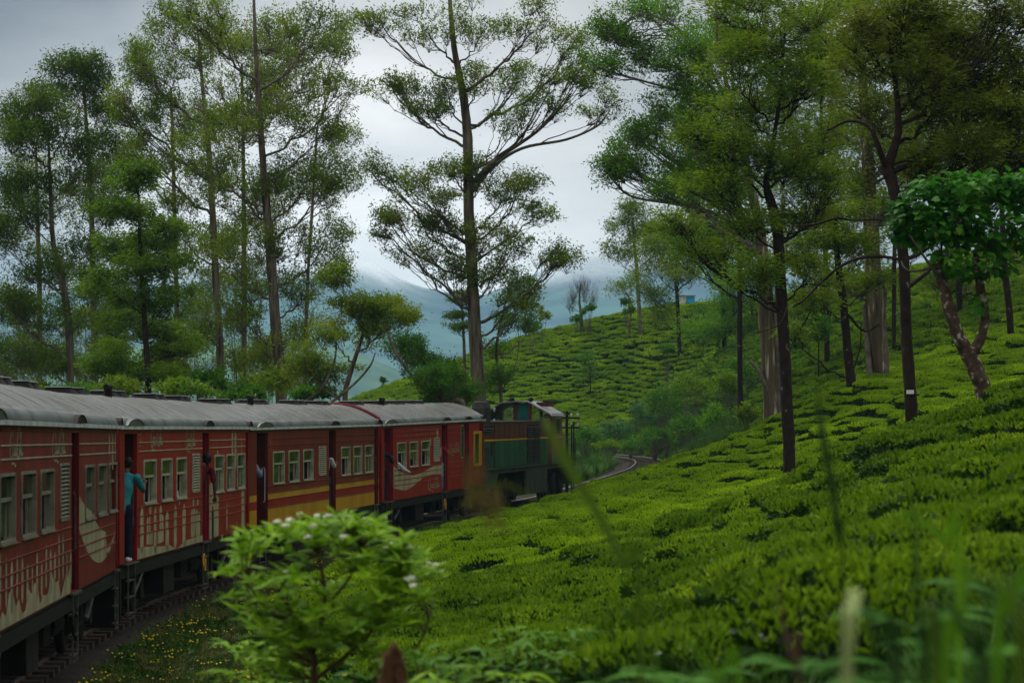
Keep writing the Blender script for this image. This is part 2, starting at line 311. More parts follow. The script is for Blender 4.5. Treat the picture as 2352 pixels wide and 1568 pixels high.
# ---------------------------------------------------------------- tea
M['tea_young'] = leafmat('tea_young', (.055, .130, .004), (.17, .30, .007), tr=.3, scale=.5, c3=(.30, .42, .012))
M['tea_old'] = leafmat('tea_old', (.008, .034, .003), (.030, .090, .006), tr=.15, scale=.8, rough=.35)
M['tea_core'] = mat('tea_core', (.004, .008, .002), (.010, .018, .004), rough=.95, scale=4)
M['tea_young_lit'] = leafmat('tea_young_lit', (.11, .21, .003), (.27, .44, .006), tr=.3, scale=.35, c3=(.42, .56, .012))  # same young leaves made brighter, stronger light put into the colour
M['tea_bright'] = leafmat('tea_mature_sunny', (.020, .060, .003), (.075, .17, .005), tr=.2, scale=.8)  # old leaves made brighter too, light put into the colour
def teabush(name, nleaf, size, ny, seed, mats=('tea_young', 'tea_old')):
    g = np.random.default_rng(seed); b = MB()
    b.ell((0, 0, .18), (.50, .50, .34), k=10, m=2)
    def surf(n, out=0.0):
        th = g.uniform(0, 6.28, n); r = np.sqrt(g.uniform(0, 1, n)) * .62
        z = .42 + .15 * (1 - (r / .62) ** 3.2) + .025 * np.sin(th * 3 + seed) * r / .6
        return np.stack([r * np.cos(th), r * np.sin(th), z], 1), r
    c, r = surf(nleaf); c[:, 2] -= g.uniform(0, .14, nleaf) * 1.0
    up = np.stack([c[:, 0] * .9, c[:, 1] * .9, np.full(nleaf, .45)], 1)
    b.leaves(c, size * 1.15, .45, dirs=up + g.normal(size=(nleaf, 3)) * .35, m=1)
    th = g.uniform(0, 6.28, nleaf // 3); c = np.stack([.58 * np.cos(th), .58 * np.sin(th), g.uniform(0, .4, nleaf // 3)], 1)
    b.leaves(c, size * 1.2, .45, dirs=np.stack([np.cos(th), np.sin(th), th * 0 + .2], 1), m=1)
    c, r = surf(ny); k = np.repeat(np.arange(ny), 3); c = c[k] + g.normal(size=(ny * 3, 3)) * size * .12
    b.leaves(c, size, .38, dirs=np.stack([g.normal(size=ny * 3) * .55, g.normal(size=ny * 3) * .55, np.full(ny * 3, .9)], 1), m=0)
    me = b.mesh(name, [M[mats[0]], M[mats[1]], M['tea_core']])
    o = link(name, me); o.hide_render = True; o.hide_viewport = True; o['kind'] = 'helper'; o.location = (0, -200, -300); return o
near = [teabush('tea_bush_source', 1500, .058, 800, s) for s in (1, 2, 3)]
midb = [teabush('tea_bush_source', 1200, .066, 1000, s, ('tea_young_lit', 'tea_old')) for s in (4, 5, 6)]
farb = [teabush('tea_bush_source', 330, .14, 300, s, ('tea_young_lit', 'tea_bright')) for s in (7, 8, 9)]
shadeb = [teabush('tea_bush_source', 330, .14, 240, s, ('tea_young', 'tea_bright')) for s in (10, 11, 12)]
def scatter(name, label, P, rot, scl, idx, srcs, mat0, kind='stuff', cat=None):
    me = bpy.data.meshes.new(name); me.vertices.add(len(P)); me.vertices.foreach_set('co', np.asarray(P, np.float32).ravel())
    for nm, ty, d in (('rot', 'FLOAT_VECTOR', rot), ('scl', 'FLOAT_VECTOR', scl), ('idx', 'INT', idx)):
        a = me.attributes.new(nm, ty, 'POINT'); a.data.foreach_set('vector' if ty != 'INT' else 'value', np.asarray(d, np.float32 if ty != 'INT' else np.int32).ravel())
    me.materials.append(mat0); ob = link(name, me)
    ng = bpy.data.node_groups.new(name, 'GeometryNodeTree'); ng.interface.new_socket('Geometry', in_out='INPUT', socket_type='NodeSocketGeometry'); ng.interface.new_socket('Geometry', in_out='OUTPUT', socket_type='NodeSocketGeometry')
    i = ng.nodes.new('NodeGroupInput'); o = ng.nodes.new('NodeGroupOutput'); ins = ng.nodes.new('GeometryNodeInstanceOnPoints'); g2 = ng.nodes.new('GeometryNodeGeometryToInstance')
    for s in reversed(srcs):
        oi = ng.nodes.new('GeometryNodeObjectInfo'); oi.inputs['Object'].default_value = s; oi.transform_space = 'ORIGINAL'; ng.links.new(oi.outputs['Geometry'], g2.inputs[0])
    def at_(nm, ty):
        a = ng.nodes.new('GeometryNodeInputNamedAttribute'); a.data_type = ty; a.inputs['Name'].default_value = nm; return a.outputs['Attribute']
    ng.links.new(i.outputs[0], ins.inputs['Points']); ng.links.new(g2.outputs[0], ins.inputs['Instance']); ins.inputs['Pick Instance'].default_value = True
    ng.links.new(at_('idx', 'INT'), ins.inputs['Instance Index']); ng.links.new(at_('rot', 'FLOAT_VECTOR'), ins.inputs['Rotation']); ng.links.new(at_('scl', 'FLOAT_VECTOR'), ins.inputs['Scale'])
    ng.links.new(ins.outputs[0], o.inputs[0]); md = ob.modifiers.new('scatter', 'NODES'); md.node_group = ng
    return tag(ob, label, cat, kind=kind)
def wobble(x, y, f, s): return np.sin(x * f + s) * np.cos(y * f * .7 + s * 2) + .5 * np.sin(x * f * 2.3 + y * f * 1.9 + s)
def field(y0, y1, x0, x1, dy, dx, slope, keep, jit=.1):
    P = []
    r = 0
    for yy in np.arange(y0, y1, dy):
        n = int((x1 - x0) / dx); x = x0 + np.arange(n) * dx + (r % 2) * dx / 2 + rng.normal(size=n) * jit; r += 1
        y = yy + slope * (x - (x0 + x1) / 2) + wobble(x, yy + x * 0, .16, 1.0) * dy * .55 + rng.normal(size=n) * jit
        P.append(np.stack([x, y], 1))
    P = np.vstack(P); d, ty = trackdist(P[:, 0], P[:, 1]); m = keep(P[:, 0], P[:, 1], d)
    return P[m]
def inview(x, y, mar=150): px = x / np.maximum(y, .5) * F + CX; return (px > -mar) & (px < 2352 + mar)
def k_near(x, y, d): return inview(x, y, 260) & (d > np.interp(y, [5, 14, 22, 30, 60, 90, 110, 150], [6.4, 6.4, 5.4, 4.9, 3.6, 3.2, 3.1, 3.6])) & (x > np.where(y < 22, 1.6 - .17 * (y - 8), -99)) & (y > 9 + (x / y * F + CX - 1200) / 300)
Pn = field(7, 46, -5, 22, .88, .84, .25, k_near)
Pm = field(46, 112, -6, 40, .90, .88, .18, k_near)
def k_r(x, y, d): px = x / y * F + CX; return inview(x, y) & (px > 1560) & ((px > 1745) | (y > 172)) & (d > 5)
Pf1 = field(112, 205, 8, 60, 1.15, .95, .12, k_r)
Pf0 = field(112, 158, 2, 11, 1.1, 1.0, .2, lambda x, y, d: inview(x, y) & (d > 3.2) & (x < 4 + .04 * y) & (y < 152))
def k_h(x, y, d): px = x / y * F + CX; return inview(x, y) & (px > 740) & (y > 215 + (px > 1500) * -10) & (d > 7)
Pf2 = field(203, 275, -24, 62, 1.14, .80, .05, k_h)
def place(P, srcs, label, s0, drop=.03, nm='tea_bushes'):
    P = P[rng.uniform(size=len(P)) > drop]; n = len(P); z = ground(P[:, 0], P[:, 1]) + rng.normal(size=n) * .035 + .02
    s = s0 * rng.uniform(.86, 1.08, n); sz = s * rng.uniform(.9, 1.15, n)
    scatter(nm, label, np.column_stack([P, z]), np.column_stack([rng.normal(size=(n, 2)) * .07, rng.uniform(0, 6.28, n)]), np.column_stack([s, s, sz]), rng.integers(0, 3, n), srcs, M['tea_young'])
place(Pn, near, 'bright green clipped tea bushes close by on the near slope', 1.0)
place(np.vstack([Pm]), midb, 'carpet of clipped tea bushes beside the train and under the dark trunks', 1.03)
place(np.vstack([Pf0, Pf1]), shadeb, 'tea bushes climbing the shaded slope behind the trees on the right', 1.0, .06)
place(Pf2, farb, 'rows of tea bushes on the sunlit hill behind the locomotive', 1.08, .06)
print('tea', len(Pn), len(Pm), len(Pf0), len(Pf1), len(Pf2))
# ---------------------------------------------------------------- the train
H = 2.35      # floor to eaves
M['red'] = mat('faded_red_paint', (.19, .006, .007), (.265, .011, .011), rough=.5, scale=1.6, stretch=(1, 1, .6), detail=8, c3=(.16, .028, .016), spec=.18)
M['redold'] = mat('weathered_red_paint', (.11, .008, .007), (.19, .016, .011), rough=.55, scale=1.8, stretch=(1, 1, .5), detail=8, spec=.18)
M['maroon'] = mat('maroon_paint', (.11, .010, .008), (.17, .018, .012), rough=.5, scale=1.5, stretch=(1, 1, .5), detail=8, spec=.18)
M['doorred'] = mat('deep_red_door_paint', (.16, .006, .010), (.24, .012, .016), rough=.45, scale=2, spec=.4)
M['doordark'] = mat('dark_vestibule_paint', (.05, .006, .006), (.09, .010, .010), rough=.6, scale=2)
M['yellow'] = mat('ochre_yellow_paint', (.36, .18, .012), (.46, .25, .02), rough=.5, scale=1.2, stretch=(1, 1, .4), detail=8, spec=.18)
M['cream'] = mat('cream_paint', (.22, .20, .11), (.36, .34, .21), rough=.6, scale=2.4, stretch=(1, 1, .4), detail=9, c3=(.16, .09, .04))
M['frame'] = mat('cream_window_frame', (.24, .235, .16), (.40, .39, .28), rough=.5, scale=5)
M['frameold'] = mat('dull_window_frame', (.13, .13, .09), (.22, .215, .15), rough=.6, scale=5)
M['roof'] = mat('weathered_aluminium_roof', (.05, .048, .042), (.33, .33, .31), rough=.27, scale=1.3, stretch=(.8, 8, 2.0), detail=10, metal=.4, bump=.5, c3=(.11, .10, .08), spec=.5)  # dirt streaks, their pale tones also lifted as painted silver highlights
M['eave'] = mat('grey_green_eave', (.045, .058, .054), (.15, .175, .165), rough=.45, scale=1.3, stretch=(4, 1, 1), detail=8, metal=.3, spec=.5)
M['drip'] = mat('pale_drip_rail', (.35, .38, .38), (.6, .62, .62), rough=.4, scale=2.2, detail=8)
M['black'] = mat('sooty_black', (.004, .004, .003), (.012, .010, .008), rough=.7, scale=4, detail=7)
M['under'] = mat('dusty_underframe', (.005, .004, .003), (.020, .015, .010), rough=.8, scale=3, detail=8)
M['steel'] = mat('greased_steel', (.06, .06, .06), (.15, .15, .145), rough=.4, scale=6, metal=.5)
M['interior'] = mat('dim_interior', (.05, .035, .03), (.07, .05, .04), rough=.8, scale=2)
M['seat'] = mat('dark_seat_vinyl', (.02, .02, .05), (.03, .03, .07), rough=.5, scale=3)
M['blackpaint'] = mat('black_hood_trim', (.02, .02, .018), (.05, .05, .045), rough=.5, scale=3)
def glassmat(name, col, a, rough=.06):
    m = bpy.data.materials.new(name); m.use_nodes = True; n = m.node_tree; b = n.nodes['Principled BSDF']
    b.inputs['Base Color'].default_value = (*col, 1); b.inputs['Roughness'].default_value = rough; b.inputs['Specular IOR Level'].default_value = .9
    t = n.nodes.new('ShaderNodeBsdfTransparent'); x = n.nodes.new('ShaderNodeMixShader'); x.inputs[0].default_value = a
    t.inputs['Color'].default_value = (.75, .85, .75, 1)
    n.links.new(b.outputs[0], x.inputs[1]); n.links.new(t.outputs[0], x.inputs[2]); n.links.new(x.outputs[0], n.nodes['Material Output'].inputs['Surface']); return m
M['glass'] = glassmat('green_reflection_glass', (.035, .07, .015), .35)  # green of the tea's reflection put into the pane colour
M['cabglass'] = glassmat('cab_glass', (.02, .04, .02), .6)

class Car:
    """a vehicle frame: x out to the right, y forward, z up from the floor line"""
    def __init__(s, pxn, Zn, pxf, Zf, gn, gf):
        s.a = np.array([(pxn - CX) / F * Zn, Zn]); s.b = np.array([(pxf - CX) / F * Zf, Zf]); s.L = float(np.linalg.norm(s.b - s.a)); s.u = (s.b - s.a) / s.L
        s.z0 = CZ - (gn - HY) / F * Zn - H; s.z1 = CZ - (gf - HY) / F * Zf - H
        s.th = math.atan2(-s.u[0], s.u[1])
    def t(s, px):       # local y of a picture column on the side plane
        k = (px - CX) / F; return float((k * s.a[1] - s.a[0]) / (s.u[0] - k * s.u[1]))
    def root(s, name, label, cat, group=None):
        o = thing(name, label, cat, (s.a[0], s.a[1], s.z0), 0, group); o.rotation_euler = (math.atan2(s.z1 - s.z0, s.L), 0, s.th); return o
    def w(s, x, y, z):
        n = np.array([s.u[1], -s.u[0]]); p = s.a + s.u * y + n * x; return np.array([p[0], p[1], s.z0 + (s.z1 - s.z0) * y / s.L + z])
CARS = [Car(-54, 26.9, 270, 42.6, 966, 980), Car(275.5, 43.7, 571.5, 59.7, 981, 982), Car(573, 60.6, 870, 76.7, 984, 975.5), Car(877.5, 77.4, 1110.7, 92.9, 975, 963.5)]
WZ0, WZ1 = .98, 1.745

def sidewall(root, L, holes, bands, mats, x0=0.0, nm='side_wall'):
    """a wall at local x = x0 with rectangular openings; bands = [(z0, z1, material slot)]"""
    us = sorted({0, L} | {h[0] for h in holes} | {h[1] for h in holes}); zs = sorted({0, H} | {h[2] for h in holes} | {h[3] for h in holes} | {b[0] for b in bands} | {b[1] for b in bands})
    b = MB(); s = 1 if x0 > -1 else -1; T = .06 * -s
    for i in range(len(us) - 1):
        for j in range(len(zs) - 1):
            u, z = (us[i] + us[i + 1]) / 2, (zs[j] + zs[j + 1]) / 2
            if any(h[0] < u < h[1] and h[2] < z < h[3] for h in holes): continue
            m = next((k for a, c, k in bands if a < z < c), 0)
            b.add([(x0, us[i], zs[j]), (x0, us[i + 1], zs[j]), (x0, us[i + 1], zs[j + 1]), (x0, us[i], zs[j + 1])], q=[(0, 1, 2, 3)], m=m)
            b.add([(x0 + T, us[i], zs[j]), (x0 + T, us[i + 1], zs[j]), (x0 + T, us[i + 1], zs[j + 1]), (x0 + T, us[i], zs[j + 1])], q=[(3, 2, 1, 0)], m=len(mats) - 1)
    for h in holes:
        u0, u1, z0, z1 = h[:4]; b.add([(x0, u0, z0), (x0, u1, z0), (x0, u1, z1), (x0, u0, z1), (x0 + T, u0, z0), (x0 + T, u1, z0), (x0 + T, u1, z1), (x0 + T, u0, z1)], q=[(0, 4, 5, 1), (1, 5, 6, 2), (2, 6, 7, 3), (3, 7, 4, 0)], m=0)
    return b.build(nm, mats, root)
def rframe(b, u0, u1, z0, z1, w, x0, x1, r=.07, m=0):     # rounded frame ring
    def ring(u0, u1, z0, z1, r):
        P = []
        for cx, cz, a0 in ((u1 - r, z1 - r, 0), (u0 + r, z1 - r, 90), (u0 + r, z0 + r, 180), (u1 - r, z0 + r, 270)):
            for k in (0, 30, 60, 90): a = math.radians(a0 + k); P.append((cx + r * math.cos(a), cz + r * math.sin(a)))
        return P
    o, i = ring(u0, u1, z0, z1, r), ring(u0 + w, u1 - w, z0 + w, z1 - w, max(.012, r - w)); n = len(o)
    v = [(x1, *p) for p in o] + [(x1, *p) for p in i] + [(x0, *p) for p in o] + [(x0, *p) for p in i]; q = []
    for k in range(n):
        l = (k + 1) % n; q += [(k, l, n + l, n + k), (k, 2 * n + k, 2 * n + l, l), (n + k, n + l, 3 * n + l, 3 * n + k)]
    b.add(v, q=q, m=m)
def window(root, u0, u1, fm, sash=0, vert=True):
    b = MB(); rframe(b, u0 - .02, u1 + .02, WZ0 - .025, WZ1 + .025, .038, -.085, .022)
    b.box(-.055, -.02, u0 + .02, u1 - .02, WZ0 + (WZ1 - WZ0) * .60, WZ0 + (WZ1 - WZ0) * .60 + .045)
    b.box(-.01, .045, u0, u1, WZ0 - .03, WZ0 - .005)
    if vert: b.box(-.075, -.045, u0 + (u1 - u0) * .72, u0 + (u1 - u0) * .72 + .03, WZ0, WZ0 + (WZ1 - WZ0) * .6)
    fr = b.build('window', fm, root)
    zt = WZ0 + (WZ1 - WZ0) * .6
    MB().add([(-.035, u0 + .02, zt + .04), (-.035, u1 - .02, zt + .04), (-.035, u1 - .02, WZ1 - .02), (-.035, u0 + .02, WZ1 - .02)], q=[(0, 1, 2, 3)]).build('pane', M['glass'], fr)
    if sash: MB().add([(-.06, u0 + .02, zt - sash), (-.06, u1 - .02, zt - sash), (-.06, u1 - .02, zt), (-.06, u0 + .02, zt)], q=[(0, 1, 2, 3)]).build('pane', M['glass'], fr)
    return fr
def louvre(root, u0, u1, fm):
    b = MB(); rframe(b, u0 - .02, u1 + .02, WZ0 + .06, WZ1 + .08, .035, -.05, .022, r=.05); fr = b.build('louvre', fm, root)
    n = 13; sl = MB()
    sl.hexa([(.018, u0, 0), (.018, u1, 0), (-.02, u1, .028), (-.02, u0, .028), (.022, u0, .012), (.022, u1, .012), (-.016, u1, .040), (-.016, u0, .040)]); me = sl.mesh('slat', fm)
    for k in range(n): link('slat', me, fr, (0, 0, WZ0 + .10 + k * (WZ1 - WZ0 - .06) / n))
    MB().box(-.058, -.052, u0, u1, WZ0 + .08, WZ1 + .06).build('backing', M['black'], fr)
def ribbon(b, pts, w, x, m=0):
    pts = catmull(np.array(pts, float), 5) if len(pts) > 2 else np.array(pts, float); n = len(pts); t = np.gradient(pts, axis=0); t /= np.linalg.norm(t, axis=1)[:, None] + 1e-9
    N = np.stack([-t[:, 1], t[:, 0]], 1); ww = w * (.55 + .75 * np.abs(N[:, 0]))[:, None]     # broad down-strokes
    A, B = pts + N * ww / 2, pts - N * ww / 2; v = np.vstack([np.column_stack([np.full(n, x), A]), np.column_stack([np.full(n, x), B])]); i = np.arange(n - 1)
    b.add(v, q=np.stack([i, i + 1, n + i + 1, n + i], 1), m=m)
# the red drinks script, letters drawn as pen strokes in a 10 x 4 box
SCRIPT = [
 [(2.5, 3.0), (2.3, 3.8), (1.5, 3.9), (.7, 3.0), (.3, 1.6), (.6, .5), (1.5, .3), (2.4, .9)],           # C
 [(2.4, .9), (2.0, 1.4), (2.3, 2.1), (2.9, 2.0), (3.0, 1.2), (2.5, .7), (2.1, 1.2)],                     # o
 [(3.9, 1.9), (3.4, 2.1), (3.1, 1.3), (3.4, .7), (4.0, 1.0)],                                              # c
 [(4.8, 2.0), (4.2, 2.0), (4.0, 1.2), (4.4, .7), (4.8, 1.4), (4.9, 2.0), (4.8, .9), (5.1, .7), (5.4, 1.1)],  # a
 [(1.2, .3), (1.9, -.4), (3.2, -.3), (4.2, -.7), (4.9, -.5)],                                              # swash
 [(5.25, 1.55), (5.7, 1.6)],                                                                              # hyphen
 [(8.0, 3.1), (7.7, 4.2), (6.9, 4.3), (6.1, 3.2), (5.8, 1.7), (6.1, .6), (6.9, .4), (7.5, 1.0)],         # C
 [(7.5, 1.0), (7.2, 1.5), (7.4, 2.1), (7.9, 2.0), (8.0, 1.2), (7.6, .7), (7.3, 1.2)],                    # o
 [(8.1, 1.4), (8.6, 2.6), (9.0, 3.8), (8.7, 4.0), (8.5, 3.0), (8.4, 1.4), (8.6, .7), (8.9, .9)],         # l
 [(9.7, 2.0), (9.1, 2.0), (8.9, 1.2), (9.3, .7), (9.7, 1.4), (9.8, 2.0), (9.7, .9), (10.0, .7), (10.3, 1.1)]]  # a
def script(root, u0, z0, w, h, m, x=.006, th=.045):
    b = MB()
    for st in SCRIPT: ribbon(b, [(u0 + p[0] / 10 * w, z0 + p[1] / 4.3 * h) for p in st], th, x)
    return b.build('script_lettering', m, root)
def decal(root, nm, polys, m, x=.004):       # painted shapes: each polygon a list of (u, zbottom, ztop)
    b = MB()
    for P in polys[1:]: decal(root, nm, [P], m, x)
    for P in polys[:1]:
        v = [(x, p[0], p[1]) for p in P] + [(x, p[0], p[2]) for p in P]; n = len(P)
        b.add(v, q=[(i, i + 1, n + i + 1, n + i) for i in range(n - 1)])
    return b.build(nm, m, root)
def drip(u, z0, z1, w, tap=.5):
    n = 7; out = []
    for k in range(n + 1):
        a = k / n * 2 - 1; out.append((u + a * w / 2, z0 + (z1 - z0) * .12 * abs(a) ** 2, z1 - (z1 - z0) * .18 * abs(a) ** 1.5))
    return out
def bogie(car, root, yc):
    b = MB()
    for s in (0, 1):
        x = -.42 if s == 0 else -2.38
        b.box(x - .06, x + .06, yc - 1.5, yc + 1.5, -.62, -.42); b.box(x - .05, x + .09, yc - .5, yc + .5, -.75, -.2)
        for d in (-1.15, 1.15): b.box(x - .02, x + .13, yc + d - .17, yc + d + .17, -.80, -.44)
        for d in (-.35, .35): b.tube([(x + .06, yc + d, -.72), (x + .06, yc + d, -.3)], .11, 8)
    b.box(-2.38, -.42, yc - .2, yc + .2, -.6, -.3); fr = b.build('bogie', M['under'], root)
    for d in (-1.15, 1.15):
        w = MB(); a = [(-1.4, yc + d, -.66)]
        for x in (-.50, -2.30): w.tube([(x - .07, yc + d, -.66), (x - .035, yc + d, -.66), (x + .035, yc + d, -.66), (x + .07, yc + d, -.66)], [.40, .44, .44, .40], 20, caps=True)
        w.tube([(-2.4, yc + d, -.66), (-.36, yc + d, -.66)], .07, 8, caps=True); w.build('wheelset', M['under'], fr)
    MB().tube([(-.26, yc + .9, -.22), (-.26, yc + .35, -.48), (-.26, yc - .0, -.66)][::-1], [.05, .075, .075], 8, caps=True).build('damper', M['steel'], fr)
def ladder(root, y, w=.42, z0=-.98, rungs=3):     # two stiles and a foot bar
    b = MB()
    for s in (-1, 1): b.box(.0, .025, y + s * w / 2 - .018, y + s * w / 2 + .018, z0, -.02)
    b.box(.002, .023, y - w / 2, y + w / 2, z0, z0 + .03); ld = b.build('step_ladder', M['steel'], root); r = MB().box(-.05, .03, y - w / 2 + .02, y + w / 2 - .02, 0, .022).mesh('rung', M['steel'])
    for k in range(rungs): link('rung', r, ld, (0, 0, z0 + .08 + k * (abs(z0) - .12) / rungs))
def roof(root, L, y0=-.1):
    # main sheet from behind the eave lip over the ridge
    prof = []
    for k in range(17):
        a = math.pi * k / 16; cx_ = math.cos(a); prof.append((-1.4 + 1.33 * cx_, H + .165 + .45 * (1 - abs(cx_) ** 1.9)))
    n = 26; b = MB(); v = []
    for i in range(n + 1):
        y = y0 + (L - 2 * y0) * i / n; v += [(p[0], y, p[1] + R.uniform(-.004, .004)) for p in prof]
    b.add(v, q=[(i * 17 + j, i * 17 + j + 1, (i + 1) * 17 + j + 1, (i + 1) * 17 + j) for i in range(n) for j in range(16)])
    for y in (y0, L - y0): b.add([(p[0], y, p[1]) for p in prof] + [(-1.4, y, H)], t=[(j, j + 1, 17) for j in range(16)])
    rf = b.build('roof', M['roof'], root)
    seam = MB()
    seam.tube([(p[0], 0, p[1] + .002) for p in prof], .0035, 4); me = seam.mesh('seam', M['roof'])
    k = 9
    for i in range(k + 1): link('seam', me, rf, (0, y0 + .03 + (L - 2 * y0 - .06) * i / k, 0))
    e = MB()
    for s in (1, -1):
        c = [(-1.4 + s * (1.40 + o), H + z) for o, z in ((.045, -.01), (.060, .02), (.05, .05), (.040, .09), (.005, .145), (-.05, .175), (-.10, .185))]
        e.add([(p[0], y, p[1]) for y in (y0, L - y0) for p in c], q=[(j, j + 1, 7 + j + 1, 7 + j) for j in range(6)])
    e.build('eave', M['eave'], root, smooth=True)
    MB().box(.045, .075, y0, L - y0, H - .035, H + .022).build('drip_rail', M['drip'], root)
    return rf
def hood(root, y, w, m):        # small rain hood in the eave over a door
    P = [(y - w / 2 + w * k / 8, H + .03 + .12 * math.sin(math.pi * k / 8) ** .6) for k in range(9)]
    b = MB().add([(.10, *p) for p in P] + [(.0, *p) for p in P] , q=[(k, k + 1, 9 + k + 1, 9 + k) for k in range(8)])
    b.add([(.085, *p) for p in P], t=[(0, k, k + 1) for k in range(1, 8)])
    b.build('rain_hood', m, root)
def vent(root, y, z=H + .615, w=.62, x=-1.4):
    b = MB().hexa([(x - .35, y - w / 2, z - .03), (x + .3, y - w / 2, z - .03), (x + .3, y + w / 2, z - .03), (x - .35, y + w / 2, z - .03), (x - .18, y - w / 3, z + .09), (x + .2, y - w / 3, z + .09), (x + .2, y + w / 3, z + .09), (x - .18, y + w / 3, z + .09)])
    v = b.build('roof_vent', M['black'], root)
    MB().box(x - .2, x + .24, y - w / 2.6, y + w / 2.6, z + .092, z + .105).build('cap', M['drip'], v)
def pipe(root, y):
    b = MB(); b.tube([(-1.1, y, H + .5), (-1.1, y, H + .78)], .08, 8, caps=True).tube([(-1.1, y - .2, H + .76), (-1.1, y + .2, H + .76)], .06, 8, caps=True); b.build('exhaust_pipe', M['black'], root)
def brakewheel(root, y, z=-.42, m='yellow'):
    b = MB(); a = np.linspace(0, 2 * math.pi, 21); b.tube([(.04, y + .17 * math.cos(t), z + .17 * math.sin(t)) for t in a], .02, 5)
    for k in range(4): t = k * math.pi / 2 + .4; b.tube([(.04, y, z), (.04, y + .17 * math.cos(t), z + .17 * math.sin(t))], .013, 4)
    b.build('brake_wheel', M[m], root)

def carriage(c, label, wins, louvs, doors, bands, mats, ribs, fm, open_=None, wheelz='yellow', deep=('doordark',), vents=None):
    r = c.root('carriage', label, 'carriage', 'carriages of the red train'); L = c.L
    holes = [(a, b, WZ0, WZ1) for a, b, *_ in wins] + [(a, b, WZ0 + .06, WZ1 + .08) for a, b in louvs] + [(a, b, 0.0, 2.24) for a, b in doors]
    sidewall(r, L, holes, bands, mats)
    far = [(.9 + k * 1.75, 1.9 + k * 1.75, WZ0, WZ1) for k in range(int((L - 1.8) / 1.75))]
    sidewall(r, L, far, bands, mats, -2.8, 'far_wall')
    rd = mats[0]
    e = MB()
    for y in (0, L):      # end walls either side of the gangway
        for x0, x1 in ((-2.8, -1.9), (-.9, 0)): e.box(x0 + .004, x1 - .004, y - .03, y + .03, 0, H)
        e.box(-1.9, -.9, y - .03, y + .03, 2.0, H + .25)
    e.build('end_wall', rd, r)
    g = MB().box(-1.95, -.85, -.45, -.04, .02, 2.05).box(-1.95, -.85, L + .04, L + .45, .02, 2.05); g.build('gangway_bellows', M['black'], r)
    MB().box(-2.74, -.06, .05, L - .05, -.06, -.002).build('floor', M['interior'], r)
    MB().box(-2.74, -.06, .05, L - .05, 2.30, 2.33).build('ceiling', M['interior'], r)
    s = MB()
    for k, (a, b, *_) in enumerate(wins):
        for x0, x1 in ((-1.2, -.15), (-2.65, -1.7)): s.box(x0, x1, b + .02, b + .10, 0.02, 1.28)
    s.build('seats', M['seat'], r)
    pw = MB()
    for a, b in doors:
        if a > .3: pw.box(-1.1, -.07, a - .06, a - .02, 0, 2.28)
        pw.box(-1.1, -.07, b + .02, b + .05, 0, 2.28)
    pw.build('partition', M[deep[0]], r)
    for k, (a, b) in enumerate(doors):        # inward-folded door leaf seen inside the opening
        d = MB().box(-.75, -.065, b - .03, b - .002, .01, 2.22).build('door', M[deep[min(k, len(deep) - 1)]], r)
        MB().tube([(-.06, b - .20, .55), (-.03, b - .20, .6), (-.03, b - .20, 1.35), (-.06, b - .20, 1.4)], .010, 5).build('handrail', M['drip'] if (mats[0] is M['maroon'] and k == 0) else M['steel'], r)
        MB().box(-.1, .05, a - .02, b + .02, -.035, -.006).build('door_sill', M['steel'], r)
        ladder(r, (a + b) / 2 - (.1 if k else 0), w=.62 if k < 2 else .4)
    for a, b, *o in wins: window(r, a, b, fm, sash=o[0] if o else 0)
    for a, b in louvs: louvre(r, a, b, fm)
    for z, seg, m in ribs:
        for a, b in seg: MB().hexa([(0, a, z - .012), (.016, a, z - .006), (.016, b, z - .006), (0, b, z - .012), (0, a, z + .012), (.016, a, z + .006), (.016, b, z + .006), (0, b, z + .012)]).build('rib', m, r)
    roof(r, L)
    for k, (a, b) in enumerate(doors): hood(r, min(max((a + b) / 2, .5), L - .3), (b - a) * 1.3 + .1, M['under'] if k else M['eave'])
    for y in (vents or (1.6, 2.5, 5.6, 6.5, 10.2, 11.1, 13.5, 14.3)): vent(r, y)
    pipe(r, 4.6)
    MB().box(-2.7, -.03, 0, L, -.26, -.065).build('sole_bar', M['black'], r)
    bogie(c, r, 2.6); bogie(c, r, L - 2.6)
    u = MB().box(-.95, -.16, 5.3, 6.5, -.82, -.27).box(-.9, -.3, 8.2, 9.0, -.7, -.27).box(-2.6, -1.9, 6, 9, -.85, -.27); u.tube([(-.5, 9.4, -.5), (-.5, 10.6, -.5)], .22, 12, caps=True); u.build('underfloor_box', M['under'], r)
    for y in (0.02, L - .12): MB().box(-.4, .0, y, y + .10, -.98, -.07).build('corner_step', M['under'], r)
    brakewheel(r, L * .565, m=wheelz)
    bf = MB()
    for x in (-.55, -2.25): bf.tube([(x, L, -.15), (x, L + .42, -.15), (x, L + .44, -.15)], [.07, .07, .2], 10, caps=True)
    bf.build('buffer', M['under'], r)
    return r
def conv(c, L): return [(c.t(a), c.t(b)) + tuple(o) for a, b, *o in L]
c1, c2, c3, c4 = CARS
T2w = [(328.6, 357.6), (369, 394), (403.8, 427), (491.7, 512.3), (518.9, 537.9), (543.9, 561.6)]
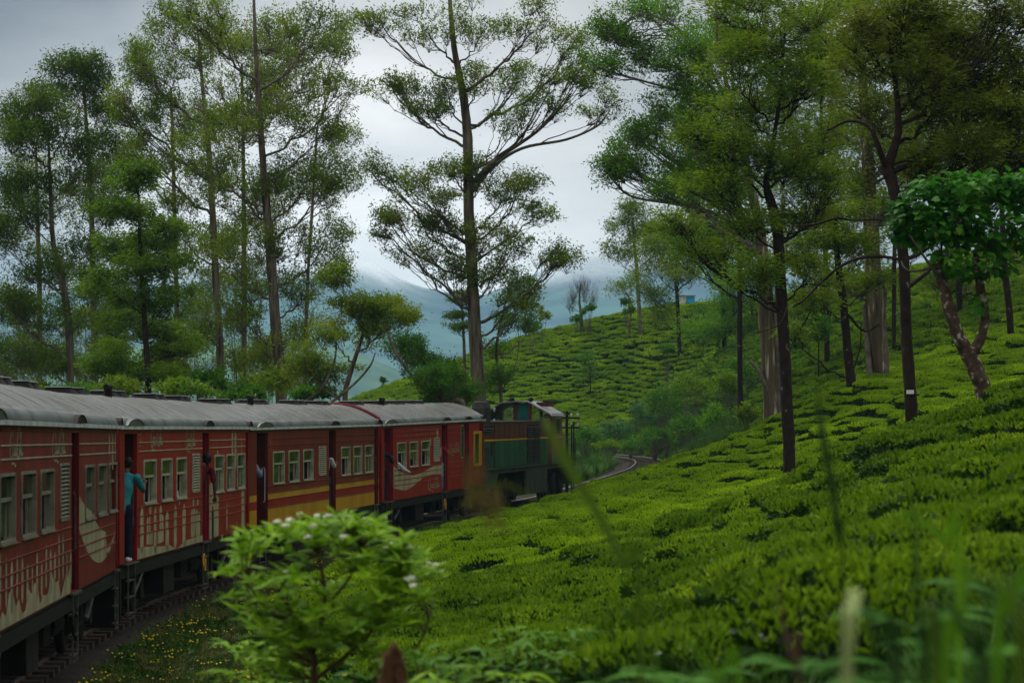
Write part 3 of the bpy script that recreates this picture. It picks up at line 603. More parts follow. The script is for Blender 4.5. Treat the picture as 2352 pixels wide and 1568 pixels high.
# local layout of the standard carriage, measured on the second one
stdw = [(c2.t(a) + .03, c2.t(b) - .03) for a, b in T2w]; stdl = [(c2.t(440.5) + .02, c2.t(457.4) - .02)]; stdd = [(c2.t(285.8), c2.t(314.1)), (c2.t(464.8), c2.t(479.8)), (c2.t(563.6), c2.t(570.3))]
print('std', [tuple(round(x, 2) for x in w) for w in stdw + stdl + stdd], [round(c.L, 2) for c in CARS], [round(math.degrees(c.th), 1) for c in CARS])
def zf(fr): return H * (1 - fr)
RIBZ_UP, RIBZ_LO = (zf(.04), zf(.115), zf(.182)), (zf(.605), zf(.675), zf(.745), zf(.81))
def segs(doors, L, a0=1.75): return [(a0, doors[1][0] - .06), (doors[1][1] + .08, doors[2][0] - .1 if len(doors) > 2 else L - .15)]

# first carriage (closest)
w1 = [(c1.t(a) + .03, c1.t(b) - .03, o) for a, b, o in ((-4, 33, .40), (47, 80, 0), (91, 122, 0), (194, 215, 0), (223, 243, 0), (249, 267, .2))]
d1 = [(.30, 1.45), (c1.t(164), c1.t(181)), (c1.L - .35, c1.L - .06)]
r1 = carriage(c1, 'red carriage with cream peeling lettering, cut off by the edge of the photo', w1, [(c1.t(137), c1.t(156))], d1, [], [M['redold'], M['interior']],
    [(z, segs(d1, c1.L), M['cream'] if z in RIBZ_UP[1:] else M['redold']) for z in RIBZ_UP + RIBZ_LO], M['frameold'], deep=('doordark', 'doordark'), wheelz='under')
P = []
for k, u in enumerate(np.linspace(1.3, d1[1][0] - .12, 17)): P.append(drip(u, R.uniform(.12, .3), R.uniform(.55, .93), R.uniform(.10, .22)))
lo = [(.2 + (d1[1][0] - .35) * k / 30, .015, .24 + .13 * math.sin(k * .9) + .10 * math.sin(k * 2.3 + 1)) for k in range(31)]
decal(r1, 'peeling_lettering', P + [lo], M['cream'])
u0 = d1[1][1] + .02; uw = c1.L - .45 - u0
decal(r1, 'wave_emblem', [[(u0 + uw * k / 20, H * (.10 + .36 * (2 * k / 20 - 1.15) ** 2 * .55) if k < 24 else 0, H * (.10 + .36 * (2 * k / 20 - 1.15) ** 2 * .55) + H * .30 * max(.05, (1 - abs(k / 20 - .30) * 1.0)) * (.35 if k > 14 else 1) * (1.0 if k < 15 else .9)) for k in range(0, 21)]], M['cream'])
script(r1, c1.t(236), H * .03, c1.t(266) - c1.t(236), .55, M['redold'].copy(), th=.03)
for x in (20, 118): script(r1, c1.t(x), zf(.19), c1.t(x + 30) - c1.t(x), .38, M['cream'], th=.042)
decal(r1, 'flaking_patch', [drip(c1.t(250), zf(.2), zf(.04), .16), drip(c1.t(258), zf(.3), zf(.05), .2), drip(c1.t(265), zf(.24), zf(.03), .12)], M['cream'])

# second carriage
w2 = [(a, b, o) for (a, b), o in zip(stdw, (0, 0, 0, .44, .22, .44))]
r2 = carriage(c2, 'red carriage with ragged cream lettering low on its side, between the peeling and maroon ones', w2, stdl, stdd, [], [M['red'], M['interior']],
    [(z, segs(stdd, c2.L), M['cream'] if z in RIBZ_UP[1:] else M['red']) for z in RIBZ_UP + RIBZ_LO], M['frame'], deep=('doordark', 'doorred', 'doorred'))
def px2(x): return c2.t((280 + x / 3.565) * .9408)
def zz(x, y):       # height on the second carriage of a point measured in the enlarged picture
    g = 232 - (x - 250) * .012 ; b = 1345 - (x - 300) * .372; return H * (1 - (y - g) / (b - g))
D = []
for x, y0, y1, w in ((235, 905, 1325, 30), (284, 1000, 1150, 14), (303, 990, 1150, 14), (308, 905, 975, 20), (350, 905, 1310, 24), (398, 890, 1110, 22), (415, 970, 1110, 16), (455, 930, 1285, 30), (525, 875, 1250, 26), (602, 865, 1225, 28), (683, 820, 885, 14), (720, 820, 880, 14), (672, 900, 1150, 22), (690, 890, 1140, 18), (712, 900, 1140, 20), (733, 920, 1140, 18)):
    D.append(drip(px2(x), zz(x, y1), zz(x, y0), px2(x + w / 2) - px2(x - w / 2)))
low = [(px2(x), .012, zz(x, y)) for x, y in ((196, 1280), (260, 1262), (330, 1250), (400, 1245), (440, 1235), (470, 1225), (500, 1240), (540, 1255), (575, 1215), (620, 1175), (690, 1145), (764, 1115))]
D.append(low); D.append([(px2(275), zz(275, 1240), zz(275, 1130)), (px2(328), zz(328, 1235), zz(328, 1122))]); D.append([(px2(372), zz(372, 1228), zz(372, 1115)), (px2(424), zz(424, 1200), zz(424, 1100))])
D.append([(px2(822), .012, zz(822, 700)), (px2(835), .012, zz(835, 675)), (px2(865), .03, zz(865, 690)), (px2(903), .04, zz(903, 800))])
D += [drip(px2(1115), zz(1115, 1105), zz(1115, 665), .5), drip(px2(975), zz(975, 1060), zz(975, 830), .15), drip(px2(933), zz(933, 1150), zz(933, 1090), .2), drip(px2(1060), zz(1060, 1040), zz(1060, 975), .12), drip(px2(893), zz(893, 455), zz(893, 410), .2), drip(px2(952), zz(952, 505), zz(952, 440), .12),
      drip(px2(1022), zz(1022, 470), zz(1022, 240), .22), drip(px2(1050), zz(1050, 560), zz(1050, 240), .3), drip(px2(1103), zz(1103, 450), zz(1103, 300), .07)]
decal(r2, 'ragged_lettering', D, M['cream'])
for x0, x1 in ((308, 410), (612, 695)): script(r2, px2(x0), zz(x0, 410), px2(x1) - px2(x0), .40, M['cream'], th=.042)
decal(r2, 'peeled_patch', [drip(px2(850), zz(850, 1170), zz(850, 860), .28)], M['under'], x=.008)
b = MB(); ribbon(b, [(px2(203), zz(205, 300)), (px2(222), zz(210, 290)), (px2(222), zz(210, 335)), (px2(210), zz(210, 340)), (px2(224), zz(210, 350)), (px2(220), zz(210, 390)), (px2(203), zz(205, 395))], .03, .006); b.build('class_number', M['yellow'], r2)

# third carriage: maroon with ochre bands
w3 = [(c3.t(a) + .03, c3.t(b) - .03, o) for a, b, o in ((626, 652.5, .44), (662, 686.6, .24), (695.7, 718.5, 0), (782.8, 803.7, 0), (811, 830.6, .44), (837.3, 856, .44))]
d3 = [(c3.t(589.6), c3.t(615.3)), (c3.t(755.7), c3.t(771.3)), (c3.t(860), c3.t(868.7))]
r3 = carriage(c3, 'maroon carriage with ochre yellow bands along its lower side', w3, [(c3.t(731.7) + .02, c3.t(748) - .02)], d3, [(0, H * .17, 1), (H * .256, H * .32, 1), (H * .17, H * .256, 2)], [M['maroon'], M['yellow'], M['red'], M['interior']],
    [(z, segs(d3, c3.L), M['maroon']) for z in (zf(.115), zf(.182), zf(.605), zf(.675), zf(.745), zf(.83))], M['frame'], deep=('doordark', 'doordark', 'doordark'))
b = MB(); ribbon(b, [(c3.t(618), H * .86), (c3.t(621), H * .87), (c3.t(621), H * .825), (c3.t(619), H * .82), (c3.t(621), H * .81), (c3.t(620.5), H * .77), (c3.t(618), H * .77)], .025, .006); b.build('class_number', M['yellow'], r3)
b = MB()
for k in range(5): ribbon(b, [(c3.t(672) + k * .13, H * .365), (c3.t(672) + k * .13 + .02, H * .335)], .03, .006)
for k in range(4): ribbon(b, [(c3.t(816) + k * .13, H * .37), (c3.t(816) + k * .13 + .02, H * .34)], .03, .006)
b.build('running_number', M['yellow'], r3)
# red painted end of the fourth carriage's roof beside the third
# fourth carriage: brown-red with the cream wave
w4 = [(c4.t(a) + .03, c4.t(b) - .03, o) for a, b, o in ((912, 932.6, 0), (940, 959.5, .25), (967, 986.4, 0))]
d4 = [(c4.t(883), c4.t(903)), (c4.t(1014.7), c4.t(1028)), (c4.t(1065), c4.t(1077)), (c4.t(1101.5), c4.t(1110))]
r4 = carriage(c4, 'brown-red carriage with the cream wave, next to the locomotive', w4, [(c4.t(996) + .02, c4.t(1009.4) - .02)], d4, [], [M['red'], M['interior']],
    [(z, [(1.65, d4[1][0] - .06), (d4[1][1] + .08, d4[2][0] - .1)], M['red']) for z in RIBZ_UP + RIBZ_LO], M['frame'], deep=('doorred',), vents=(1.2, 2.0, 4.3, 5.2, 6.8, 7.6, 9.2, 10.6))
def q4(zx): return c4.t(790.3 + zx * .24)
def z4(zx, zy): g = 300 - (zx - 480) * .03; b_ = 995 - (zx - 480) * .162; return H * (1 - (zy - g) / (b_ - g))
W_ = [(473, 885, 685), (500, 905, 700), (540, 920 - 30, 735), (580, 903, 752), (620, 890, 762), (660, 862, 764), (700, 830, 758), (740, 795, 745), (780, 775, 722), (820, 762, 700), (860, 756, 683), (900, 758, 674), (943, 780, 670)]
W_ = [(473, 885, 685), (510, 893, 708), (550, 902, 738), (590, 903, 756), (630, 884, 764), (670, 858, 765), (710, 825, 756), (750, 795, 742), (790, 774, 720), (830, 762, 698), (870, 758, 680), (905, 762, 672), (943, 782, 670)]
decal(r4, 'wave_emblem', [[(q4(x), z4(x, y0), z4(x, y1)) for x, y0, y1 in W_]], M['cream'])
script(r4, q4(800), z4(800, 905), q4(910) - q4(800), .36, M['cream'], th=.04)
script(r4, q4(1007), z4(1007, 580), q4(1100) - q4(1007), .36, M['cream'], th=.035)
b = MB()
for row, (x0, x1, y0) in enumerate(((665, 910, 345), (580, 905, 392), (600, 900, 440))):
    for k in range(int((x1 - x0) / 22)):
        u = q4(x0 + k * 22); z = z4(x0 + k * 22, y0 - k * .5); h_ = .05 + .05 * R.random(); b.box(.004, .006, u, u + .035, z - h_, z); 
        if k % 2: b.box(.004, .006, u, u + .09, z - .015, z)
b.build('faded_slogan', M['cream'], r4)
decal(r4, 'bottle_cap_marks', [drip(q4(892), z4(892, 435), z4(892, 345), .28), drip(q4(825), z4(825, 498), z4(825, 425), .25), drip(q4(925), z4(925, 600), z4(925, 515), .2)], M['cream'])
b = MB(); rframe(b, q4(1236), q4(1308), z4(1270, 690), z4(1270, 375), .1, .0, .05, r=.08); b.box(.002, .03, q4(1286), q4(1308), z4(1270, 690) + .05, z4(1270, 375) - .05); yp = b.build('gangway_door', M['yellow'], r4); yp['label'] = 'ochre yellow door panel'
MB().box(.003, .012, q4(1238) + .03, q4(1286), z4(1270, 690) + .08, z4(1270, 375) - .08).build('pane', M['glass'], yp)
b = MB(); rframe(b, q4(1115), q4(1145), z4(1130, 620), z4(1130, 320), .05, .0, .02, r=.04); nw = b.build('narrow_window', M['frameold'], r4); MB().box(.002, .008, q4(1117) + .03, q4(1143) - .03, z4(1130, 620) + .04, z4(1130, 320) - .04).build('pane', M['glass'], nw)
a = [math.pi * k / 16 for k in range(17)]
MB().tube([(-1.4 + 1.36 * math.cos(t), -.12, H + .175 + .46 * (1 - abs(math.cos(t)) ** 1.9)) for t in a], .05, 6).build('roof_end_bead', mat('red_roof_bead', (.2, .02, .03), rough=.5), r4)
# ---------------------------------------------------------------- the locomotive
lc = Car(1112.5, 94.2, 1322, 109.4, 963.5, 960); LL = lc.L
def lp(zx): return lc.t(790.3 + zx * .24)
def lz(zx, zy):       # height above the footplate line of a point on the right side plane
    D_ = lc.a[1] + (lc.b[1] - lc.a[1]) * lp(zx) / LL; z = CZ - (903.2 + zy * .24 - HY) / F * D_; return z - (lc.z0 + (lc.z1 - lc.z0) * lp(zx) / LL)
print('loco', LL, lp(2100), lp(1985), lz(1345, 730), lz(2100, 655), lz(1340, 285), lz(1900, 272), lz(1345, 850))
DK = (lz(1345, 735) + lz(2000, 670)) / 2       # deck height
HT = (lz(1345, 285) + lz(1900, 272)) / 2
YL = lz(1900, 425)
M['lbrown'] = mat('loco_brown_paint', (.04, .010, .006), (.12, .026, .014), rough=.5, scale=1.4, stretch=(1, 3, .5), detail=8, c3=(.10, .05, .03), spec=.35)
M['lgreen'] = mat('loco_green_paint', (.005, .038, .018), (.009, .085, .040), rough=.5, scale=1.2, stretch=(1, 3, .5), detail=8, c3=(.03, .07, .05), spec=.35)
M['lyellow'] = mat('loco_yellow_line', (.55, .25, .01), (.65, .33, .02), rough=.5, scale=4)
M['lframe'] = mat('loco_dusty_green_frame', (.018, .026, .015), (.05, .058, .034), rough=.7, scale=1.6, stretch=(1, 2, .6), detail=8)
M['cabroof'] = mat('pale_cab_roof', (.20, .20, .21), (.36, .36, .37), rough=.45, scale=2, detail=8, metal=.2)
M['bluegreen'] = mat('cab_door_green', (.005, .08, .06), (.01, .13, .095), rough=.5, scale=3)
lo = lc.root('locomotive', 'brown and green diesel locomotive with a yellow stripe pulling the red train', 'locomotive')
XI, XO = -2.35, -.12         # hood sides
yh1 = lp(1985)
# hood body: brown above, yellow line, green below, with doors as panels
MB().box(XI, XO, .45, yh1, DK, YL - .03).build('hood_lower', M['lgreen'], lo)
MB().box(XI, XO, .45, yh1, YL - .03 + .002, HT).build('hood_upper', M['lbrown'], lo)
MB().box(XI - .02, XO + .02, .43, yh1, HT + .002, HT + .05).build('hood_roof', M['blackpaint'], lo)
MB().box(XO + .001, XO + .014, .45, yh1, YL - .03, YL + .03).build('yellow_stripe', M['lyellow'], lo)
ys_ = [lp(x) for x in (1462, 1508, 1556, 1603, 1650, 1697, 1735, 1772)]
for i in range(len(ys_) - 1):
    a, b_ = ys_[i] + .02, ys_[i + 1] - .02
    d = MB().box(XO, XO + .035, a, b_, DK + .06, YL - .05).build('hood_door', M['lgreen'], lo); MB().box(XO + .035, XO + .055, b_ - .09, b_ - .05, DK + .6, DK + .72).build('handle', M['steel'], d)
    MB().box(XO, XO + .035, a, b_, YL + .05, HT - .06).build('hood_door', M['lbrown'], lo)
def grille(y0, y1, z0, z1, nm='grille', m=None):
    g = MB().box(XO + .001, XO + .012, y0, y1, z0, z1).build(nm, M['black'], lo); n = max(3, int((z1 - z0) / .085)); s = MB().hexa([(.012, y0, 0), (.05, y0, -.025), (.05, y1, -.025), (.012, y1, 0), (.012, y0, .015), (.052, y0, -.008), (.052, y1, -.008), (.012, y1, .015)]).mesh('slat', m or M['blackpaint'])
    for k in range(n): link('slat', s, g, (XO, 0, z0 + .04 + k * (z1 - z0 - .04) / n))
grille(lp(1778), lp(1830), DK + .1, HT - .1); grille(lp(1836), lp(1900), DK + .1, HT - .1); grille(lp(1340), lp(1452), HT - .42, HT - .12); grille(lp(1436), lp(1460), DK + .5, YL - .1)
for a, b_ in ((1345, 1380), (1384, 1425)): MB().box(XO + .002, XO + .03, lp(a), lp(b_), DK + .05, YL - .25).build('filter_panel', M['blackpaint'], lo)
# exhaust stack and boxes on the hood
MB().tube([(-.55, lp(1430) + .3, HT), (-.55, lp(1430) + .3, HT + .55), (-.55, lp(1430) + .3, HT + .78), (-.55, lp(1430) + .3, HT + .80)], [.36, .36, .30, .25], 16, caps=True).build('exhaust_stack', M['blackpaint'], lo, smooth=False)
MB().box(-.5, -.2, lp(1370), lp(1400), HT + .05, HT + .25).build('roof_box', M['cream'], lo)
MB().tube([(-1.6, lp(1530), HT + .05), (-1.6, lp(1530), HT + .28)], .2, 10, caps=True).build('fan_cowl', M['black'], lo)
# cab above the hood
y0, y1 = yh1, lp(2092); CT = HT + .30; RT = lz(1985, 105) if False else HT + .86
prof = [(-2.75, HT + .12), (-2.68, HT + .42), (-2.1, RT - .06), (-1.5, RT), (-.95, RT - .02), (-.05, HT + .36), (.04, HT + .26)]
b = MB(); n = len(prof)
v = [(p[0], y, p[1]) for y in (y0 - .22, y1 + .15) for p in prof] + [(p[0], y, p[1] - .05) for y in (y0 - .22, y1 + .15) for p in prof]
b.add(v, q=[(i, i + 1, n + i + 1, n + i) for i in range(n - 1)] + [(2 * n + i, 3 * n + i, 3 * n + i + 1, 2 * n + i + 1) for i in range(n - 1)] + [(i, 2 * n + i, 2 * n + i + 1, i + 1) for i in range(n - 1)] + [(n + i, n + i + 1, 3 * n + i + 1, 3 * n + i) for i in range(n - 1)])
cr_ = b.build('cab_roof', M['cabroof'], lo)
for y in (y0 + .5, y0 + 1.2): MB().box(-.75, -.2, y, y + .10, HT + .62, HT + .80).build('roof_rib', M['lbrown'], cr_)
for x in (-1.7, -.9): MB().ell((x, y0 + .1, RT + .05), (.12, .12, .1), 8).build('horn', M['black'], cr_)
def cabwall(yy, nm):       # an end wall with two windows and a door between
    b = MB(); T = .05
    def pan(P): b.add([(x, yy, z) for x, z in P] + [(x, yy + T, z) for x, z in P], q=[tuple(range(len(P))), tuple(range(2 * len(P) - 1, len(P) - 1, -1))] + [(i, (i + 1) % 4, 4 + (i + 1) % 4, 4 + i) for i in range(4)])
    pan([(-2.7, DK), (-.05, DK), (-.05, HT + .02), (-2.7, HT + .02)])
    pan([(-1.62, HT + .021), (-1.45, HT + .021), (-1.45, RT - .05), (-1.62, RT - .08)])
    pan([(-.98, HT + .021), (-.84, HT + .021), (-.84, RT - .09), (-.98, RT - .06)])
    pan([(-2.7, HT + .021), (-2.62, HT + .021), (-2.62, HT + .4), (-2.7, HT + .36)])
    pan([(-.12, HT + .021), (-.05, HT + .021), (-.05, HT + .33), (-.12, HT + .36)])
    return b.build(nm, M['lbrown'], lo)
ew = cabwall(y0, 'cab_rear_wall')
MB().box(-1.44, -.99, y0 + .01, y0 + .04, HT + .025, RT - .10).build('door', M['bluegreen'], ew)
MB().add([(x, y0 + .02, z) for x, z in ((-2.62, HT + .03), (-1.62, HT + .03), (-1.62, RT - .1), (-2.1, RT - .12), (-2.62, HT + .45))], t=[(0, 1, 2), (0, 2, 3), (0, 3, 4)]).build('pane', M['cabglass'], ew)
MB().add([(x, y0 + .02, z) for x, z in ((-.84, HT + .03), (-.12, HT + .03), (-.12, HT + .36), (-.84, RT - .1))], q=[(0, 1, 2, 3)]).build('pane', M['cabglass'], ew)
MB().tube([(-.2, y0 - .12, HT + .22), (-.2, y0 + .0, HT + .22)], .11, 12, caps=True).build('headlight', M['black'], lo)
cabwall(y1 - .05, 'cab_front_wall')
b = MB(); w0, w1_ = y0 + .62, y1 - .35      # side of the cab with its window
for a_, b_, z0_, z1_ in ((y0 + .052, w0, DK, HT + .32), (w1_, y1 - .052, DK, HT + .32), (w0, w1_, DK, HT - .55), (w0, w1_, HT + .16, HT + .32)): b.box(-.06, .0, a_, b_, z0_, z1_)
cs = b.build('cab_side', M['lbrown'], lo)
b = MB(); rframe(b, w0 - .02, w1_ + .02, HT - .57, HT + .18, .06, -.03, .02, r=.05); f = b.build('window', M['frameold'], lo); MB().box(-.03, -.025, w0 + .03, w1_ - .03, HT - .52, HT + .12).build('pane', M['glass'], f)
MB().box(.001, .012, y0 + .05, y1 - .05, YL - .03, YL + .03).build('yellow_stripe', M['lyellow'], lo)
MB().box(.0005, .004, y0 + .05, y1 - .05, DK, YL - .032).build('cab_side_lower', M['lgreen'], lo)
MB().box(-2.2, -.35, y1, lp(2150), DK, YL - .12).build('front_nose', M['lgreen'], lo)
# frame, tank, bogies
b = MB(); yb = [(0, DK - .02), (LL, DK - .02)]
zb = -.28
P = [(0, .05), (.9, .05), (1.4, zb + .38), (lp(1470), zb + .05)]
b.box(-.10, .0, .0, lp(1445), zb + .1, DK - .02).box(-.10, .0, lp(1445) + .002, lp(1745), .32, DK - .02).box(-.10, .0, lp(1745) + .002, lp(1945), -.62, DK - .02).box(-.10, .0, lp(1945) + .002, LL, .32, DK - .02)
b.hexa([(-.1, lp(1445), zb + .1), (0, lp(1445), zb + .1), (0, lp(1480), .32), (-.1, lp(1480), .32), (-.1, lp(1445), .34), (0, lp(1445), .34), (0, lp(1480), .34), (-.1, lp(1480), .34)])
b.box(-2.75, -.101, .0, LL, .34, DK - .022).box(-2.6, -.2, lp(1755), lp(1935), -.6, .33); b.build('frame', M['lframe'], lo)
MB().box(-2.8, .06, -.05, LL + .05, DK - .018, DK + .0).build('footplate', M['lframe'], lo)
for yc in (lp(1600), lp(2060)):
    b = MB()
    for x in (-.35, -2.4): b.box(x - .06, x + .06, yc - 1.75, yc + 1.75, -.55, -.25); b.box(x - .04, x + .12, yc - .3, yc + .3, -.6, .1)
    for d in (-1.35, 0, 1.35): b.box(-.33, -.2, yc + d - .2, yc + d + .2, -.78, -.4)
    for d in (-.7, .7): b.tube([(-.24, yc + d, -.6), (-.24, yc + d, -.05)], .13, 8)
    bg_ = b.build('bogie', M['under'], lo)
    for d in (-1.35, 0, 1.35):
        w = MB()
        for x in (-.50, -2.30): w.tube([(x - .07, yc + d, -.64), (x - .03, yc + d, -.64), (x + .03, yc + d, -.64), (x + .07, yc + d, -.64)], [.42, .46, .46, .42], 20, caps=True)
        w.build('wheelset', M['under'], bg_)
for e in (-.06, LL + .0): MB().box(-2.75, -.05, e, e + .08, -.45, DK - .03).build('buffer_beam', M['lframe'], lo)
b = MB()
for y in (LL - .15, LL - .9, y1 + .5): b.tube([(.02, y, DK), (.02, y, DK + 1.0)], .018, 5)
b.tube([(.02, LL - .15, DK + 1.0), (.02, y1 + .5, DK + 1.0)], .018, 5); b.build('handrail', M['under'], lo)
ladder(lo, .5, .4, z0=-.85); ladder(lo, LL - .5, .4, z0=-.85)
# ---------------------------------------------------------------- trees
M['bark'] = mat('eucalypt_bark', (.045, .038, .025), (.19, .155, .105), rough=.85, scale=2.2, stretch=(3, 3, .35), bump=.8, detail=8, c3=(.26, .22, .16))
M['barkpale'] = mat('peeling_eucalypt_bark', (.045, .034, .020), (.13, .100, .062), rough=.8, scale=1.8, stretch=(4, 4, .25), bump=.9, detail=8, c3=(.42, .38, .30), p=(.33, .60))
M['barkdark'] = mat('dark_lichened_bark', (.010, .006, .004), (.032, .020, .013), rough=.9, scale=6, stretch=(1, 1, .6), bump=1.0, detail=9, c3=(.20, .19, .16), p=(.3, .66))
M['barkbranch'] = mat('grey_brown_twigs', (.07, .058, .042), (.17, .145, .11), rough=.85, scale=3)
M['lichen'] = mat('blotchy_lichen_bark', (.035, .022, .014), (.09, .06, .04), rough=.9, scale=9, bump=.8, detail=6, c3=(.42, .42, .34), p=(.35, .58))
M['white_tag'] = mat('white_tag', (.6, .6, .58), (.7, .7, .68), rough=.6, scale=9)
LF = {
 'dark': leafmat('dark_eucalypt_leaves', (0.029, 0.075, 0.0026), (0.111, 0.208, 0.0065), tr=0.40, scale=.55, c3=(0.169, 0.195, 0.0130)),
 'mid': leafmat('eucalypt_leaves', (0.052, 0.104, 0.0039), (0.221, 0.338, 0.0130), tr=0.44, scale=.55, c3=(0.260, 0.260, 0.0156)),
 'bright': leafmat('bright_eucalypt_leaves', (0.039, 0.124, 0.0039), (0.169, 0.390, 0.0104), tr=0.47, scale=.5, c3=(0.156, 0.247, 0.0260)),
 'olive': leafmat('olive_feathery_leaves', (0.047, 0.101, 0.0039), (0.221, 0.351, 0.0104), tr=0.47, scale=.7, c3=(0.182, 0.221, 0.0195)),
 'brown': leafmat('brownish_feathery_leaves', (0.042, 0.072, 0.0039), (0.182, 0.247, 0.0117), tr=0.42, scale=.7, c3=(0.117, 0.117, 0.0195)),
 'oak': leafmat('silver_oak_leaves', (0.046, 0.124, 0.0039), (0.182, 0.325, 0.0104), tr=0.47, scale=.8, c3=(0.156, 0.221, 0.0260)),
 'shrub': leafmat('undergrowth_leaves', (0.026, 0.104, 0.0052), (0.111, 0.273, 0.0156), tr=0.42, scale=.9),
 'blue': leafmat('blue_green_leaves', (0.039, 0.117, 0.0325), (0.117, 0.260, 0.0780), tr=0.42, scale=.9),
 'broad': leafmat('broad_glossy_leaves', (0.010, 0.072, 0.0052), (0.065, 0.260, 0.0156), tr=0.42, scale=1.5, rough=.45, c3=(0.130, 0.221, 0.0130)),
}
LAST = []
def bez(a, b, c, n):
    t = np.linspace(0, 1, n)[:, None]; return a * (1 - t) ** 2 + 2 * b * t * (1 - t) + c * t ** 2
def wig(P, s):
    n = len(P); w = rng.normal(size=(n, 3)) * s; w[0] = 0; w[-1] = 0; return P + w
def tree(name, label, Z, trunk, zones, leaf='mid', bark='bark', pad=(34, 22), npl=520, size=.15, asp=.36, droop=-.35, extra=(), kindl='tree', group=None, depth=.8, limb_r=.27, feather=False, pendula=.0, base_z=None, twig=1.0, solid=.55, dens=2.1):
    u = Z / F
    tp = np.array([at(x, y, Z) for x, y, w in trunk]); tr_ = np.array([w * u / 2 for *_, w in trunk])
    gz_ = float(ground(tp[0, 0], tp[0, 1])) if base_z is None else base_z
    if tp[0, 2] > gz_ + .05: tp = np.vstack([[tp[0, 0], tp[0, 1], gz_ - .1], tp]); tr_ = np.concatenate([[tr_[0] * 1.12], tr_])
    tp[:, 1] += np.cumsum(rng.normal(size=len(tp)) * .12) * 1.0
    root = thing(name, label, kindl, tuple(tp[0]), group=group); O = tp[0]
    fineP = catmull(np.column_stack([tp, tr_]), 7); tpts, trad = fineP[:, :3], fineP[:, 3]
    LAST[:] = [tpts, trad]
    b = MB(); b.tube(tpts - O, trad, 12, lump=.05, caps=True)
    lb = MB(); leaf_b = MB()
    for z in zones:
        cx, cy, rx, ry, n = z[:5]; c = at(cx, cy, Z); c[1] += rng.normal() * rx * u * depth * .8
        if len(z) > 5: ax, ay = z[5]; a = at(ax, ay, Z)
        else:
            tx = np.interp(c[2], tpts[:, 2], tpts[:, 0]); a = np.array([tx, 0, c[2] - .75 * abs(c[0] - tx) - ry * u * .9])
        k = int(np.argmin(np.abs(tpts[:, 2] - np.clip(a[2], tpts[:, 2].min() + (tpts[:, 2].max() - tpts[:, 2].min()) * .12, tpts[:, 2].max() - .2)))); s0 = tpts[k]
        tgt = c - np.array([0, 0, ry * u * .5]); dx = tgt - s0
        ctl = s0 + np.array([dx[0] * .55, dx[1] * .55, dx[2] * .28]) + rng.normal(size=3) * .06 * np.linalg.norm(dx)
        if len(z) > 6: path = np.array([s0] + [at(x, y, Z) + [0, dx[1] * (i + 1) / (len(z[6]) + 1), 0] for i, (x, y) in enumerate(z[6])] + [tgt]); path = catmull(path, 6)
        else: path = wig(bez(s0, ctl, tgt, 12), .03 * np.linalg.norm(dx) ** .5)
        r0 = min(trad[k] * .75, max(trad[k] * limb_r, .012 + .014 * np.linalg.norm(dx)) * (1.15 if n > 7 else .9)); rad = np.linspace(r0, r0 * .35, len(path)); lb.tube(path - O, rad, 6)
        for i in range(int(n * dens + .5)):
            while True:
                e = rng.uniform(-1, 1, 3)
                if (e ** 2).sum() < 1 : break
            pc = c + e * np.array([rx, rx * depth, ry]) * u
            pw, ph = pad[0] * u * R.uniform(.7, 1.25), pad[1] * u * R.uniform(.8, 1.7)
            j = int(np.clip(R.uniform(.3, 1.0), 0, 1) * (len(path) - 1)); q0 = path[j]; ent = pc - np.array([0, 0, ph * 1.2]) - (pc - q0) * np.array([.2, .2, 0])
            d = ent - q0; p2 = wig(bez(q0, q0 + d * np.array([.6, .6, .35]) + rng.normal(size=3) * .08, ent, 7), .03); rb = max(.012, rad[j] * .45) * twig; lb.tube(p2 - O, np.linspace(rb, rb * .5, 7), 4)
            nt_ = 14; th = rng.uniform(0, 6.28, nt_); rr = np.sqrt(rng.uniform(.1, 1, nt_)); tc_ = pc + np.column_stack([np.cos(th) * rr * pw, np.sin(th) * rr * pw, (rng.uniform(-.9, 1.0, nt_) * np.sqrt(1 - rr ** 2 * .9)) * ph])
            for q in tc_:
                m_ = (ent + q) / 2 + np.array([0, 0, -.12 * np.linalg.norm(q - ent)]); lb.tube(bez(ent, m_, q, 4) - O, np.array([rb * .5, rb * .4, rb * .28, .005]), 3)
            if not npl: continue
            nl = int(npl * .76 * (pw / u / pad[0]) ** 1.5); kk = rng.integers(0, nt_, nl); sp = np.array([pw * .38, pw * .38, ph * .5]); cc = tc_[kk] + rng.normal(size=(nl, 3)) * sp * solid * 1.3
            if feather:
                dd = (cc - pc) ; dd = dd / (np.linalg.norm(dd, axis=1)[:, None] + 1e-6); dd[:, 2] = dd[:, 2] * .3 + .1; leaf_b.leaves(cc - O, size, asp, dirs=dd, zb=droop)
            else: leaf_b.leaves(cc - O, size * .9, asp, zb=droop)
    for ex in extra:       # explicit bare branches [(px, py, width)]
        P = catmull(np.array([np.append(at(x, y, Z - R.uniform(0, .5)), w * u / 2) for x, y, w in ex]), 5); lb.tube(P[:, :3] - O, P[:, 3], 6, lump=.05)
    b.build('trunk', M[bark], root, smooth=True)
    if lb.n: tag(lb.build('branches', M['barkbranch'] if bark != 'barkdark' else M['barkdark'], root, smooth=True), kind='stuff')
    if leaf_b.n: tag(leaf_b.build('crown', LF[leaf], root), kind='stuff')
    return root
def zhit(px, py, a, b):      # depth at which the line of sight through a picture point meets the tea
    Zs = np.linspace(a, b, 160); P = np.array([at(px, py, z_) for z_ in Zs]); k = np.argmax(ground(P[:, 0], P[:, 1]) + .25 > P[:, 2]); return float(Zs[k]) if k else b
print('hits', zhit(1470, 775, 200, 265), zhit(1561, 832, 180, 262), zhit(1664, 820, 150, 262), zhit(1618, 790, 180, 262), zhit(1355, 920, 205, 262))
